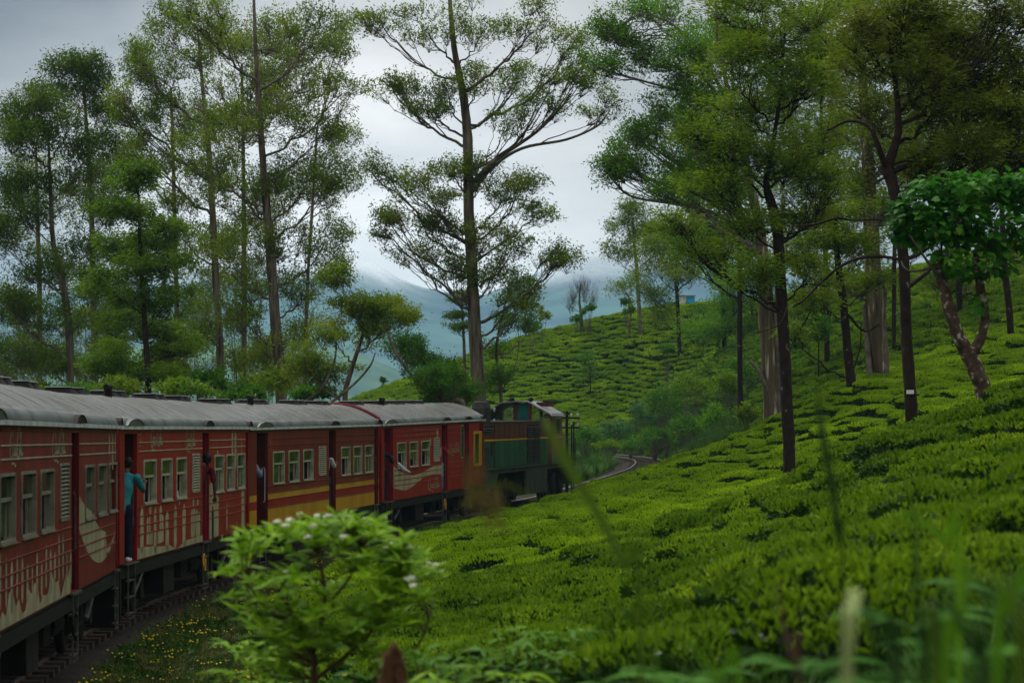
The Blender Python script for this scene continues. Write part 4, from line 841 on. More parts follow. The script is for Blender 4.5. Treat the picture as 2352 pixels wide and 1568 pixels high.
G1, G2 = 'tall eucalyptus trees behind the train', 'trees on the tea slope at the right'
tree('eucalyptus_tree', 'tall lone eucalyptus with long ridged trunk rising behind the front of the locomotive-side carriage', 104,
 [(1103,955,32),(1096,850,31),(1088,700,28),(1080,560,26),(1075,430,24),(1073,300,22),(1062,210,18),(1045,120,14),(1035,30,11),(1030,-60,7)],
 [(905,195,55,35,8,(1072,330)),(985,235,65,35,8,(1075,320)),(1030,205,40,30,5,(1072,300)),(880,40,65,40,7,(1062,190)),(985,60,80,50,8,(1052,150)),(1110,50,90,55,9,(1048,140)),(1225,60,85,50,8,(1060,215)),(1100,180,60,40,6,(1070,260)),
  (1190,170,70,45,8,(1073,300)),(1310,190,90,60,10,(1080,430),[(1130,375),(1190,335),(1240,300),(1290,250)]),(1395,230,60,60,5,(1082,450),[(1130,385),(1200,340),(1300,320),(1370,290)]),(1240,255,60,35,6,(1078,390)),(1160,280,50,30,4,(1076,400)),(1310,110,60,50,6,(1073,290)),
  (935,410,70,35,7,(1078,540)),(990,440,60,40,7,(1080,560)),(900,500,50,40,6,(1084,640)),(960,500,50,40,6,(1082,600)),(860,390,45,35,4,(1080,560)),(1040,385,45,25,6,(1076,450)),(1110,390,50,30,6,(1076,470)),(1200,420,50,25,6,(1080,560)),(1230,480,50,22,5,(1082,600)),(1150,450,50,35,5,(1080,540)),
  (1030,520,40,35,6,(1080,560)),(1110,535,50,40,7,(1082,610)),(1180,560,50,35,6,(1084,650)),(1275,590,50,28,8,(1088,740)),(1020,600,60,40,7,(1090,720)),(950,575,60,35,5,(1088,720)),(880,510,50,40,4,(1090,705)),(1130,620,50,35,6,(1088,710)),(1190,665,55,35,7,(1090,790)),(1060,640,40,30,4,(1088,720)),(1200,700,45,25,4,(1093,800))],
 'mid', 'bark', pad=(27, 16), npl=185, size=.15, group=G1, depth=1.0, dens=1.6)
tree('eucalyptus_tree', 'broad tall eucalyptus with brown peeling trunk rising behind the third carriage', 108,
 [(649,930,26),(636,760,25),(624,600,22),(612,450,18),(602,300,14),(592,150,10),(586,30,7),(584,-60,5)],
 [(600,50,130,55,13),(720,60,90,60,9),(480,60,80,55,8),(520,190,110,70,13),(690,160,110,60,11),(600,280,120,70,12),(740,270,70,60,7),(480,330,80,70,9),(700,390,90,60,9),(560,430,100,60,10),(770,390,50,60,5),(650,540,90,50,8),(540,580,80,60,7),(740,530,70,50,6),(780,190,50,50,3),(690,650,80,50,6),(560,700,70,50,6),(640,780,80,40,5)],
 'mid', 'bark', pad=(27, 18), npl=230, size=.15, group=G1, depth=1.0)
tree('eucalyptus_tree', 'slender tall eucalyptus standing behind the joint of the second and third carriages', 116,
 [(508,900,18),(500,700,17),(490,500,15),(478,330,12),(465,180,8),(455,60,5)],
 [(380,40,60,45,7),(450,100,90,60,9),(350,150,70,55,9),(300,240,60,50,8),(410,250,90,60,9),(350,340,90,60,9),(450,400,80,60,7),(390,480,80,50,6),(500,540,70,50,6),(420,620,80,50,7),(490,740,70,50,6),(420,830,90,45,7)],
 'mid', 'bark', pad=(27, 18), npl=230, size=.16, group=G1, depth=1.0)
tree('eucalyptus_tree', 'dark domed eucalyptus behind the first carriage, its rounded top standing above the left tree', 122,
 [(218,890,16),(215,700,15),(210,500,12),(200,330,9),(190,200,6)],
 [(170,150,55,28,9),(215,170,50,30,6),(150,200,50,30,5),(230,240,60,40,6),(240,340,60,50,7),(190,420,70,50,6),(240,500,60,50,7),(230,620,70,60,7),(260,740,70,60,7),(200,830,80,45,6)],
 'dark', 'bark', pad=(30, 18), npl=280, size=.17, group=G1, depth=1.0)
tree('eucalyptus_tree', 'dark spreading eucalyptus at the left edge of the photo with forking pale limbs', 106,
 [(162,885,18),(155,740,18),(140,640,15),(118,560,12),(110,420,8),(105,290,5)],
 [(90,230,75,35,10),(30,260,50,40,7),(160,290,80,45,9),(80,320,80,50,9),(190,370,50,40,5),(30,430,40,35,6),(140,430,70,50,6),(70,490,70,35,7),(0,540,40,40,5),(90,620,70,30,5),(40,690,50,40,6),(170,560,60,50,5),(120,720,80,40,6),(30,800,60,40,6),(190,690,60,50,5),(110,820,90,35,7)],
 'dark', 'bark', pad=(30, 17), npl=280, size=.15, group=G1, depth=1.0)
tree('silver_oak_tree', 'green silver oak with a straight black trunk rising behind the second carriage', 98,
 [(343,912,15),(338,800,13),(331,690,11),(324,580,9),(320,480,6),(317,400,3)],
 [(318,410,35,30,5),(300,480,60,35,7),(350,530,60,35,6),(280,560,60,35,7),(345,610,80,35,7),(270,650,70,35,6),(370,690,70,40,6),(300,740,80,35,7),(380,780,60,35,6),(270,820,80,35,6),(340,860,80,25,5)],
 'oak', 'barkdark', pad=(28, 14), npl=360, size=.17, asp=.3, feather=True, group=G1, depth=1.0)
tree('low_tree', 'low crooked tree with curved limbs hanging over the roof of the third carriage', 92,
 [(792,930,12),(800,870,11),(822,800,9),(838,740,6)],
 [(880,700,55,25,7),(820,690,50,25,5),(930,725,25,20,3),(770,760,50,30,4),(850,770,40,25,3),(745,850,60,35,5),(700,820,60,40,5),(790,650,40,40,4)],
 'mid', 'bark', pad=(26, 14), npl=330, size=.14, group=G1, extra=[[(760,925,7),(815,880,6),(850,840,5),(862,810,3)],[(700,925,9),(740,890,7),(770,820,5),(770,740,3)]])
tree('low_tree', 'leaning bushy tree whose arched limb reaches left from the foot of the lone eucalyptus', 99,
 [(1065,940,13),(1030,925,12),(985,900,10),(945,860,8),(910,810,6),(885,750,4)],
 [(960,830,55,30,6),(1000,870,60,25,8),(910,790,45,30,5),(1030,850,45,30,6),(870,735,40,25,4),(1060,895,50,25,5)],
 'shrub', 'bark', pad=(25, 15), npl=360, size=.13, group=G1)
tree('young_tree', 'thin young tree with sparse leaves just right of the lone eucalyptus', 112,
 [(1152,945,9),(1146,860,8),(1140,800,7),(1150,740,5),(1165,680,3)],
 [(1140,860,45,35,5),(1180,730,40,25,4),(1220,745,30,20,3),(1130,790,35,25,3),(1190,640,35,25,4)],
 'shrub', 'bark', pad=(22, 14), npl=260, size=.13, group=G1, extra=[[(1150,900,4),(1180,850,3),(1192,790,2),(1185,730,1.5)]])
tree('young_tree', 'small feathery tree with layered branches just left of the lone eucalyptus trunk', 150,
 [(1068,900,8),(1066,800,7),(1062,720,5),(1060,665,2)],
 [(1040,720,30,8,4),(1070,690,25,8,3),(1045,750,28,8,3),(1085,745,22,8,2),(1060,670,14,8,2)],
 'dark', 'bark', pad=(18, 6), npl=200, size=.16, group=G1)
tree('shade_tree', 'slim tree with leafy drooping sprays standing alone on the left of the tea hill', zhit(1470, 775, 200, 265),
 [(1470,775,10),(1467,700,9),(1462,620,8),(1456,560,7),(1453,500,4)],
 [(1452,475,40,22,5),(1425,520,35,22,4),(1480,520,40,28,5),(1415,580,30,18,3),(1490,570,35,30,4),(1425,650,22,18,2),(1450,560,30,25,3)],
 'mid', 'bark', pad=(22, 15), npl=230, size=.30, group=G2)
tree('bare_tree', 'bare leafless tree on the crest of the tea hill', 252,
 [(1336,742,8),(1334,715,7),(1331,690,5),(1334,650,3)],
 [(1315,670,16,20,5),(1350,660,16,22,5),(1335,645,16,14,5),(1305,690,10,10,3),(1362,680,10,16,3)], 'mid', 'barkpale', pad=(12, 16), npl=0, group=G2, twig=.7, dens=3.0)
tree('shade_tree', 'bushy tree with a thin dark trunk in the middle of the tea hill', zhit(1561, 832, 180, 262),
 [(1561,832,10),(1558,740,9),(1553,640,8),(1548,560,5)],
 [(1530,540,60,40,9),(1590,500,60,40,8),(1500,590,50,40,6),(1560,610,60,38,8),(1505,700,40,35,5),(1620,570,60,50,8),(1480,640,30,30,3)], 'mid', 'barkdark', pad=(28, 18), npl=300, size=.27, group=G2)
tree('shade_tree', 'leafy green tree on the tea hill with its dark trunk beside the scrub', zhit(1664, 820, 150, 262),
 [(1664,820,10),(1662,740,10),(1658,650,8),(1650,570,5)],
 [(1690,560,70,50,9),(1665,630,50,40,7),(1710,660,60,50,8),(1680,720,80,40,9),(1620,760,60,30,5),(1730,760,50,40,5)], 'bright', 'barkdark', pad=(28, 18), npl=320, size=.25, group=G2)
tree('eucalyptus_tree', 'big twin-stemmed pale eucalyptus with bright green crown beside the dark front trunk', 100,
 [(1774,982,42),(1768,880,38),(1760,720,34),(1752,600,30),(1742,520,24),(1715,400,17),(1680,250,12),(1650,120,8),(1640,0,5)],
 [(1555,130,70,45,9),(1620,200,80,50,11),(1550,250,80,50,10),(1640,320,90,60,12),(1540,360,80,45,9),(1440,365,60,35,8,(1750,590),[(1660,520),(1560,440),(1490,410)]),(1400,390,30,30,4,(1750,600),[(1660,500),(1560,470),(1450,450)]),(1470,300,50,30,6,(1745,540),[(1650,450),(1560,380)]),(1560,440,80,35,7),(1650,440,80,50,9),(1650,70,90,60,9),(1740,190,80,70,9),(1400,60,60,40,7,(1680,260),[(1600,110),(1540,50),(1470,30)]),(1480,120,60,40,6,(1690,270),[(1610,170),(1550,150)]),(1370,140,45,30,4,(1690,270),[(1600,220),(1500,190)]),(1500,20,80,40,7)],
 'bright', 'barkpale', pad=(32, 19), npl=270, size=.15, group=G2, depth=1.0, extra=[[(1800,985,30),(1792,880,26),(1786,760,22),(1790,600,16),(1800,450,9)],[(1770,930,16),(1755,880,12),(1742,850,10),(1722,828,7)]])
tree('silver_oak_tree', 'feathery olive-green silver oak with a straight dark trunk, nearest of the trees on the slope', 73,
 [(1814,1104,29),(1811,1000,28),(1806,880,27),(1798,720,26),(1788,560,25),(1778,480,24),(1760,420,15),(1775,330,11),(1790,220,8),(1800,80,5)],
 [(1700,330,80,45,9),(1640,420,70,35,7),(1780,370,80,40,9),(1860,320,80,50,9),(1730,230,80,50,9),(1840,200,80,50,9),(1900,120,80,60,9),(1770,90,90,60,10),(1670,140,70,60,7),(1620,300,60,40,6),(1900,420,80,40,8),(1700,500,70,30,6),(1830,490,70,30,6),(1640,570,60,30,5),(1870,20,90,40,7),(1700,20,80,40,7),(1730,640,70,30,6),(1860,620,60,30,5),(1560,500,50,30,4)],
 'olive', 'barkdark', pad=(36, 17), npl=215, size=.15, asp=.26, feather=True, droop=-.05, group=G2, depth=1.1)
tree('silver_oak_tree', 'silver oak with a reddish dark trunk leaning slightly, between the two pale eucalyptus trunks', 90,
 [(1957,895,24),(1950,830,21),(1942,740,19),(1932,660,17),(1920,580,13),(1915,500,9)],
 [(1900,540,70,35,7),(1975,560,60,35,6),(1850,590,60,35,6),(1930,470,70,35,7),(1990,640,50,25,4),(1870,680,60,25,5),(1830,760,40,30,3)], 'olive', 'barkdark', pad=(30, 15), npl=230, size=.15, asp=.28, feather=True, group=G2, extra=[[(1945,720,7),(1985,760,6),(2020,745,4)],[(1955,860,5),(1975,800,4),(1978,740,3)],[(1900,640,7),(1870,700,5),(1820,790,3)]])
tree('eucalyptus_tree', 'eucalyptus with a thick peeling white-streaked trunk, left of the black trunk with a white tag', 93,
 [(2022,868,50),(2014,780,44),(2004,640,40),(1996,500,34),(1990,400,30),(1985,280,24),(1975,150,17),(1965,20,12)],
 [(1960,400,70,40,7),(2040,330,80,50,8),(1950,270,80,50,8),(2050,200,80,60,9),(1950,130,80,60,8),(2050,70,90,60,9),(1960,20,80,50,7),(2120,150,70,60,7),(2130,280,70,50,7),(2110,400,60,40,5),(2030,480,50,30,4),(1960,640,40,30,3)],
 'mid', 'barkpale', pad=(33, 19), npl=250, size=.16, group=G2, depth=1.0, extra=[[(2032,865,14),(2030,720,11),(2038,640,7)],[(1998,870,16),(1990,760,12),(1985,700,8)]])
t19 = tree('silver_oak_tree', 'silver oak with a straight black trunk carrying a small white tag', 58,
 [(2092,1012,29),(2086,900,28),(2078,760,26),(2070,600,25),(2060,500,26),(2046,420,27),(2038,385,26),(2062,300,17),(2055,200,12),(2040,90,8),(2035,-20,6)],
 [(2150,90,80,60,9),(2250,50,90,60,9),(2220,170,80,50,9),(2320,130,80,70,9),(2290,270,80,50,9),(2180,260,70,45,7),(2340,230,60,60,6),(2130,360,60,30,6),(2240,350,80,30,8),(2350,340,50,40,5),(2060,60,80,60,7),(1990,100,70,60,6),(2110,180,60,50,5),(2330,20,80,50,7),(2100,10,80,40,6),(2330,420,60,30,5),(2000,250,60,40,4)],
 'brown', 'barkdark', pad=(44, 20), npl=230, size=.14, asp=.26, feather=True, droop=-.05, group=G2, depth=1.1,
 extra=[[(2040,400,18),(2015,330,13),(1995,290,10),(1950,278,7),(1900,300,5)],[(2075,598,9),(2030,590,8),(1980,592,8),(1930,612,7),(1880,655,6),(1845,690,5),(1820,705,4)],[(1925,500,6),(1960,506,5),(2020,505,4),(2062,520,5)],[(1820,520,4),(1870,515,5),(1925,500,6)],[(1810,700,4),(1790,745,3),(1740,765,2)]])
k_ = int(np.argmin(np.abs(LAST[0][:, 2] - at(2083, 903, 58)[2]))); q_ = LAST[0][k_]
MB().box(-.08, .08, -.02, .03, -.045, .045).build('tag', M['white_tag'], t19, loc=(q_ - np.array(t19.location) - [.02, LAST[1][k_] + .015, 0]))
tree('silver_oak_tree', 'dark slim trunk at the right edge of the slope behind the round-headed tree', 105,
 [(2328,893,16),(2324,800,16),(2316,700,16),(2306,600,15),(2300,480,11),(2296,380,7)],
 [(2300,400,60,40,6),(2340,340,60,50,5),(2280,300,60,40,5)], 'brown', 'barkdark', pad=(30, 18), npl=300, size=.16, feather=True, group=G2)
for px, py, Z, hgt, lf, lab in ((1845, 768, 165, 90, 'olive', 'thin distant trunk with olive foliage behind the nearest silver oak'), (1618, 790, zhit(1618, 790, 180, 262), 70, 'shrub', 'thin distant tree among the scrub of the tea hill'), (1880, 800, 125, 60, 'shrub', 'small round-leaved sapling on the slope right of the nearest silver oak'), (1355, 920, zhit(1355, 920, 205, 262), 95, 'shrub', 'wispy sapling standing on the lower tea hill')):
    w = 9 if px > 1700 and Z > 150 else 3
    tree('sapling' if w == 3 else 'shade_tree', lab, Z, [(px, py, w), (px + 1, py - hgt * .5, w * .8), (px - 2, py - hgt, w * .5)], [(px, py - hgt, 30, 22, 4), (px + 8, py - hgt * .75, 26, 18, 3), (px - 14, py - hgt * .6, 22, 12, 2)], lf, 'barkdark', pad=(20, 14), npl=150 if w == 3 else 260, size=.2, group=G2)

B_ = dict(group=G1, depth=1.0, npl=210)
tree('eucalyptus_tree', 'further eucalyptus filling the gap between the two dark trees at the left', 134, [(92,880,12),(90,650,11),(86,450,8),(84,330,5)], [(60,380,60,40,6),(120,440,60,50,6),(40,520,60,50,6),(120,600,60,50,6),(50,700,60,50,7),(110,780,70,50,7),(20,860,60,30,5)], 'mid', 'bark', pad=(30, 20), size=.18, **B_)
tree('eucalyptus_tree', 'further eucalyptus seen through the branches left of the slender tall one', 138, [(410,890,12),(404,650,11),(398,400,9),(392,200,6)], [(330,130,60,40,6),(300,340,60,50,8),(270,420,60,50,6),(430,280,60,50,7),(330,560,60,50,7),(440,540,60,50,7),(300,700,70,50,7),(420,700,70,50,8),(300,840,70,40,6)], 'oak', 'bark', pad=(30, 20), size=.19, **B_)
tree('eucalyptus_tree', 'further eucalyptus behind the broad one, between its trunk and the slender one', 132, [(560,900,12),(562,650,12),(560,400,9),(556,150,6)], [(530,90,80,50,9),(640,110,80,50,9),(550,300,80,50,9),(640,230,70,50,8),(570,500,80,50,9),(640,440,70,50,7),(600,640,80,50,8),(520,660,60,50,6),(590,820,80,50,8)], 'mid', 'bark', pad=(30, 20), size=.18, **B_)
tree('eucalyptus_tree', 'airy eucalyptus with thin upswept branches right of the broad trunk', 128, [(700,915,9),(704,700,8),(716,500,7),(728,300,5)], [(760,120,50,40,5),(780,60,40,30,3),(770,310,50,30,5),(720,440,60,40,6),(800,420,30,30,3),(740,600,60,40,5),(690,740,50,40,5),(660,860,60,30,5)], 'mid', 'bark', pad=(26, 16), size=.17, **B_)
B_ = dict(group=G2, depth=1.0, npl=190)
tree('silver_oak_tree', 'background silver oak closing the sky behind the round-headed tree', 128, [(2205,800,14),(2200,600,13),(2190,350,10),(2180,150,7)], [(2150,60,90,60,10),(2260,110,90,60,10),(2170,220,90,60,10),(2290,240,80,60,9),(2160,380,80,60,9),(2280,380,80,50,8),(2130,520,60,50,6),(2200,640,60,40,5),(2320,540,60,50,5)], 'brown', 'barkdark', pad=(34, 22), size=.2, feather=True, **B_)
tree('silver_oak_tree', 'background silver oak closing the sky left of the white-streaked eucalyptus', 132, [(1900,740,12),(1896,560,11),(1890,350,9),(1885,150,6)], [(1860,60,90,60,10),(1940,180,80,60,10),(1830,220,80,60,10),(1900,330,90,50,10),(1820,420,70,50,8),(1930,460,70,50,8),(1850,540,70,40,7),(1960,560,60,40,6),(1900,640,60,40,5)], 'olive', 'barkdark', pad=(34, 22), size=.2, feather=True, **B_)
tree('eucalyptus_tree', 'background eucalyptus behind the bright crown of the twin-stemmed one', 136, [(1700,780,12),(1698,560,11),(1690,350,9),(1680,120,6)], [(1640,120,80,50,9),(1720,60,80,50,9),(1600,240,70,50,8),(1700,260,80,50,9),(1620,420,70,50,7),(1700,420,80,50,9),(1640,520,70,40,7),(1730,560,60,50,7),(1580,560,50,40,5)], 'bright', 'barkdark', pad=(32, 21), size=.19, **B_)
tree('silver_oak_tree', 'background silver oak between the white-streaked trunk and the black tagged trunk', 120, [(2052,830,10),(2054,600,10),(2060,350,8),(2064,150,5)], [(2030,80,70,60,8),(2090,180,60,60,7),(2020,290,60,50,7),(2090,360,60,50,7),(2040,470,60,40,6),(2100,560,50,40,4),(2040,620,40,40,4)], 'olive', 'barkdark', pad=(32, 21), size=.18, feather=True, **B_)

# small round shrubs and the scrub on the bank
def shrub(label, px, py, rx, ry, Z, lf='shrub', n=1600, size=.12, stem=False, name='shrub', cat='shrub', group='shrubs on the bank and the tea hill', asp=.4):
    u = Z / F; c = at(px, py, Z); g = float(ground(c[0], Z)); root = thing(name, label, cat, (c[0], Z, min(g, c[2] - ry * u * .9)), group=group); O = np.array(root.location)
    b = MB(); lb = MB(); n = int(n * .62); k = max(7, int(n / 60)); A = rng.normal(size=(k, 3)); A /= np.linalg.norm(A, axis=1)[:, None]; A[:, 2] = np.abs(A[:, 2]) * 1.25 - .45; A *= rng.uniform(.55, 1, k)[:, None]
    A = c - O + A * np.array([rx, rx, ry]) * u; kk = rng.integers(0, k, n); size *= 1.5; b.leaves(A[kk] + rng.normal(size=(n, 3)) * np.array([rx, rx, ry * .8]) * u * .19, size, asp, zb=.1)
    for q in A: lb.tube(bez(np.array([0, 0, -.05]), np.array([q[0] * .3, q[1] * .3, q[2] * .6]), q, 5), np.linspace(.03, .006, 5) * (1.3 if stem else .7), 4)
    tag(lb.build('stem', M['barkbranch'], root), kind='stuff'); tag(b.build('leaves', LF[lf], root), kind='stuff')
    return root
for a in [('round dark shrub at the foot of the bare tree, right side', 1352, 712, 16, 13, 250, 'shrub', 700, .22, True), ('low bush at the left foot of the bare tree', 1325, 733, 14, 8, 251, 'shrub', 500, .22), ('round shrub on the hill crest, upper one of the pair', 1437, 692, 12, 10, 250, 'shrub', 600, .22, True), ('pale green shrub on the hill crest, lower one of the pair', 1446, 712, 12, 13, 246, 'oak', 600, .22, True),
          ('heart-shaped dark shrub on a short stem among the tea rows', 1531, 802, 14, 18, 205, 'shrub', 700, .2, True), ('small shrub on the crest at the far left end of the tea hill', 877, 873, 6, 6, 246, 'shrub', 260, .22),
          ('leafy bush on the crest right of the lone eucalyptus', 1222, 752, 22, 24, 245, 'shrub', 700, .22), ('bush on the hill crest just above the young tree', 1245, 728, 20, 22, 250, 'mid', 500, .22)]: shrub(*a)
for a in [('dark green scrub bush behind the locomotive handrail', 1345, 1000, 40, 26, 172, 'shrub', 2200, .13), ('bush of large pale leaves on the bank beyond the locomotive', 1410, 985, 42, 24, 178, 'blue', 2000, .15), ('grey-green shrub at the top of the bank below the tea rows', 1470, 950, 32, 32, 180, 'blue', 2000, .13), ('tall dark scrub bush in the middle of the bank', 1530, 925, 52, 50, 172, 'shrub', 3600, .13),
          ('round scrub bush low on the bank above the curved rail', 1505, 1005, 46, 28, 165, 'shrub', 2600, .12), ('wide leafy bush low on the bank', 1580, 985, 52, 38, 158, 'shrub', 3200, .12), ('upright bush with narrow leaves high on the bank', 1590, 890, 48, 45, 165, 'oak', 3000, .14), ('bright bush of broad leaves with blue flowers on the bank', 1650, 965, 44, 42, 146, 'bright', 3200, .12), ('small bush near the foot of the bank right of the wide one', 1648, 1012, 32, 20, 135, 'shrub', 1800, .10),
          ('pale grassy bush high on the bank, left of the twin-stemmed eucalyptus', 1668, 885, 34, 40, 150, 'oak', 2400, .15), ('dark bush at the end of the tea rows by the fallen limb', 1700, 850, 40, 34, 156, 'shrub', 2200, .14), ('straggly bush against the twin-stemmed trunk', 1715, 950, 26, 30, 120, 'olive', 1400, .12), ('low bush beside the curved rail', 1450, 1022, 40, 14, 168, 'shrub', 1500, .11), ('bush below the straw-coloured bare patch', 1395, 1020, 36, 14, 165, 'oak', 1400, .11)]: shrub(*a, cat='bush', name='bush')
for k, (px, py, rx, ry, Z, lf) in enumerate([(60, 900, 70, 30, 100, 'olive'), (180, 905, 60, 26, 92, 'shrub'), (270, 890, 55, 30, 95, 'olive'), (420, 895, 60, 32, 90, 'oak'), (480, 880, 50, 40, 96, 'shrub'), (560, 905, 50, 26, 92, 'shrub'), (620, 880, 60, 40, 98, 'olive'), (720, 905, 50, 25, 94, 'shrub'), (1010, 915, 45, 20, 100, 'shrub'), (380, 850, 60, 40, 104, 'brown')]):
    shrub(['olive thicket behind the roof of the first carriage', 'green thicket behind the gap of the first two carriages', 'olive thicket left of the black silver oak trunk', 'bright thicket right of the black silver oak trunk', 'dark thicket left of the slender eucalyptus', 'low thicket behind the roof vents of the third carriage', 'olive thicket at the foot of the broad eucalyptus', 'low thicket right of the broad eucalyptus', 'low thicket behind the roof of the fourth carriage', 'reddish brown thicket above the second carriage'][k], px, py, rx, ry, Z, lf, 2600, .12, name='thicket', cat='thicket', group='thickets behind the train')

for k, (px, py, rx, ry, Z, lf) in enumerate([(30, 830, 60, 50, 112, 'dark'), (130, 840, 60, 50, 110, 'olive'), (250, 810, 60, 55, 112, 'mid'), (400, 800, 60, 55, 112, 'olive'), (470, 790, 50, 60, 118, 'oak'), (580, 830, 60, 50, 110, 'mid'), (560, 740, 50, 50, 120, 'olive'), (20, 720, 50, 50, 118, 'dark'), (200, 740, 55, 50, 118, 'mid')]):
    shrub(['dark leafy thicket rising at the left edge behind the first carriage roof', 'olive leafy thicket between the two dark eucalyptus trunks', 'green leafy thicket left of the black silver oak trunk', 'olive leafy thicket right of the black silver oak trunk', 'green leafy thicket against the slender eucalyptus trunk', 'green leafy thicket left of the broad eucalyptus trunk', 'olive leafy thicket higher up between the slender and the broad trunk', 'dark leafy thicket higher up at the left edge', 'green leafy thicket higher up beside the domed eucalyptus trunk'][k], px, py, rx, ry, Z, lf, 3000, .10, name='thicket', cat='thicket', group='tall thickets among the left trees')

# the round-headed tree with big leaves and a forked, lichened stem
Z = 37.0; u = Z / F
t21 = thing('coral_tree', 'round-headed tree with broad green leaves on a forked lichen-blotched stem', 'tree', tuple(at(2262, 965, Z)))
O = np.array(t21.location)
def pth(L): P = catmull(np.array([np.append(at(x, y, Z) - O, w * u / 2) for x, y, w in L]), 6); return P[:, :3], P[:, 3]
b = MB()
for L_ in ([(2266, 975, 40), (2262, 900, 40), (2244, 860, 36), (2226, 815, 36), (2200, 770, 30), (2178, 700, 28), (2165, 650, 22), (2140, 600, 14)], [(2228, 815, 28), (2252, 780, 22), (2262, 730, 20), (2255, 680, 22), (2248, 640, 18), (2240, 580, 12)]):
    p, r = pth(L_); b.tube(p, r, 12, lump=.07, caps=True)
b.build('trunk', M['lichen'], t21, smooth=True)
b = MB()
for x0, y0, x1, y1, w in ((2165, 650, 2090, 540, 9), (2165, 650, 2180, 500, 9), (2150, 610, 2070, 600, 6), (2248, 640, 2300, 500, 10), (2248, 640, 2230, 480, 9), (2250, 650, 2330, 590, 8), (2240, 600, 2160, 520, 6), (2290, 560, 2350, 470, 6)):
    a_, c_ = at(x0, y0, Z) - O, at(x1, y1, Z + R.uniform(-.5, .5)) - O; b.tube(bez(a_, (a_ + c_) / 2 + rng.normal(size=3) * .12, c_, 8), np.linspace(w, 3, 8) * u / 2, 6)
b.build('branches', M['barkbranch'], t21, smooth=True)['kind'] = 'stuff'
def bleaf(L_, W_, m, nm='leaf', mat_=None):
    v = []; ts = (0, .12, .35, .6, .85, 1.0); ws = (0.02, .55, 1.0, .85, .35, 0.0)
    for t, w in zip(ts, ws): z = -.18 * L_ * t * t; v += [(-w * W_ / 2, t * L_, z + .12 * w * W_), (0, t * L_, z), (w * W_ / 2, t * L_, z + .12 * w * W_)]
    q = []
    for i in range(5): q += [(3 * i, 3 * i + 1, 3 * i + 4, 3 * i + 3), (3 * i + 1, 3 * i + 2, 3 * i + 5, 3 * i + 4)]
    b = MB(); b.add(v, q=q); return b.mesh(nm, m, smooth=True) if mat_ is None else (np.array(v), q)
from mathutils import Vector, Matrix
def leafset(root, P, Dn, size, L_, W_, mt, nparts=300, front=True, nm='leaf'):
    """leaves at P pointing along Dn: the ones nearest the viewer as objects, the others joined"""
    n = len(P); sc_ = rng.uniform(.65, 1.2, n) * size; order = np.argsort(P[:, 1] - .6 * P[:, 2]); me = bleaf(L_, W_, mt, nm); V, Q = bleaf(L_, W_, mt, nm, True); rest = MB()
    for c, i in enumerate(order):
        d = Vector(Dn[i]).normalized(); up = Vector((R.gauss(0, .35), R.gauss(-.25, .35), 1)); x = d.cross(up).normalized(); z = x.cross(d); Mx = Matrix((x, d, z)).transposed()
        if c < nparts: link(nm, me, root, P[i], Mx.to_euler(), (sc_[i],) * 3)
        else: rest.add((np.array(Mx) @ (V * sc_[i]).T).T + P[i], q=Q)
    if rest.n: tag(rest.build('leaves', mt, root, smooth=True), kind='stuff')
P = []; Dn = []
for cx, cy, rx, ry, n in ((2170, 500, 110, 75, 560), (2290, 500, 110, 85, 620), (2120, 480, 70, 60, 240), (2230, 600, 100, 40, 330), (2210, 430, 120, 30, 420), (2330, 430, 70, 35, 260), (2095, 520, 55, 45, 150), (2250, 690, 14, 30, 26), (2380, 520, 70, 90, 240)):
    e = rng.normal(size=(n, 3)); e /= np.linalg.norm(e, axis=1)[:, None]; e *= rng.uniform(.6, 1.03, n)[:, None]; c = at(cx, cy, Z) - O
    P.append(c + e * np.array([rx, min(rx, 90) * .95, ry]) * u); d = e.copy(); d[:, 2] = d[:, 2] * .3 - .25; Dn.append(d + rng.normal(size=(n, 3)) * .45)
leafset(t21, np.vstack(P), np.vstack(Dn), 1.0, .135, .105, LF['broad'])
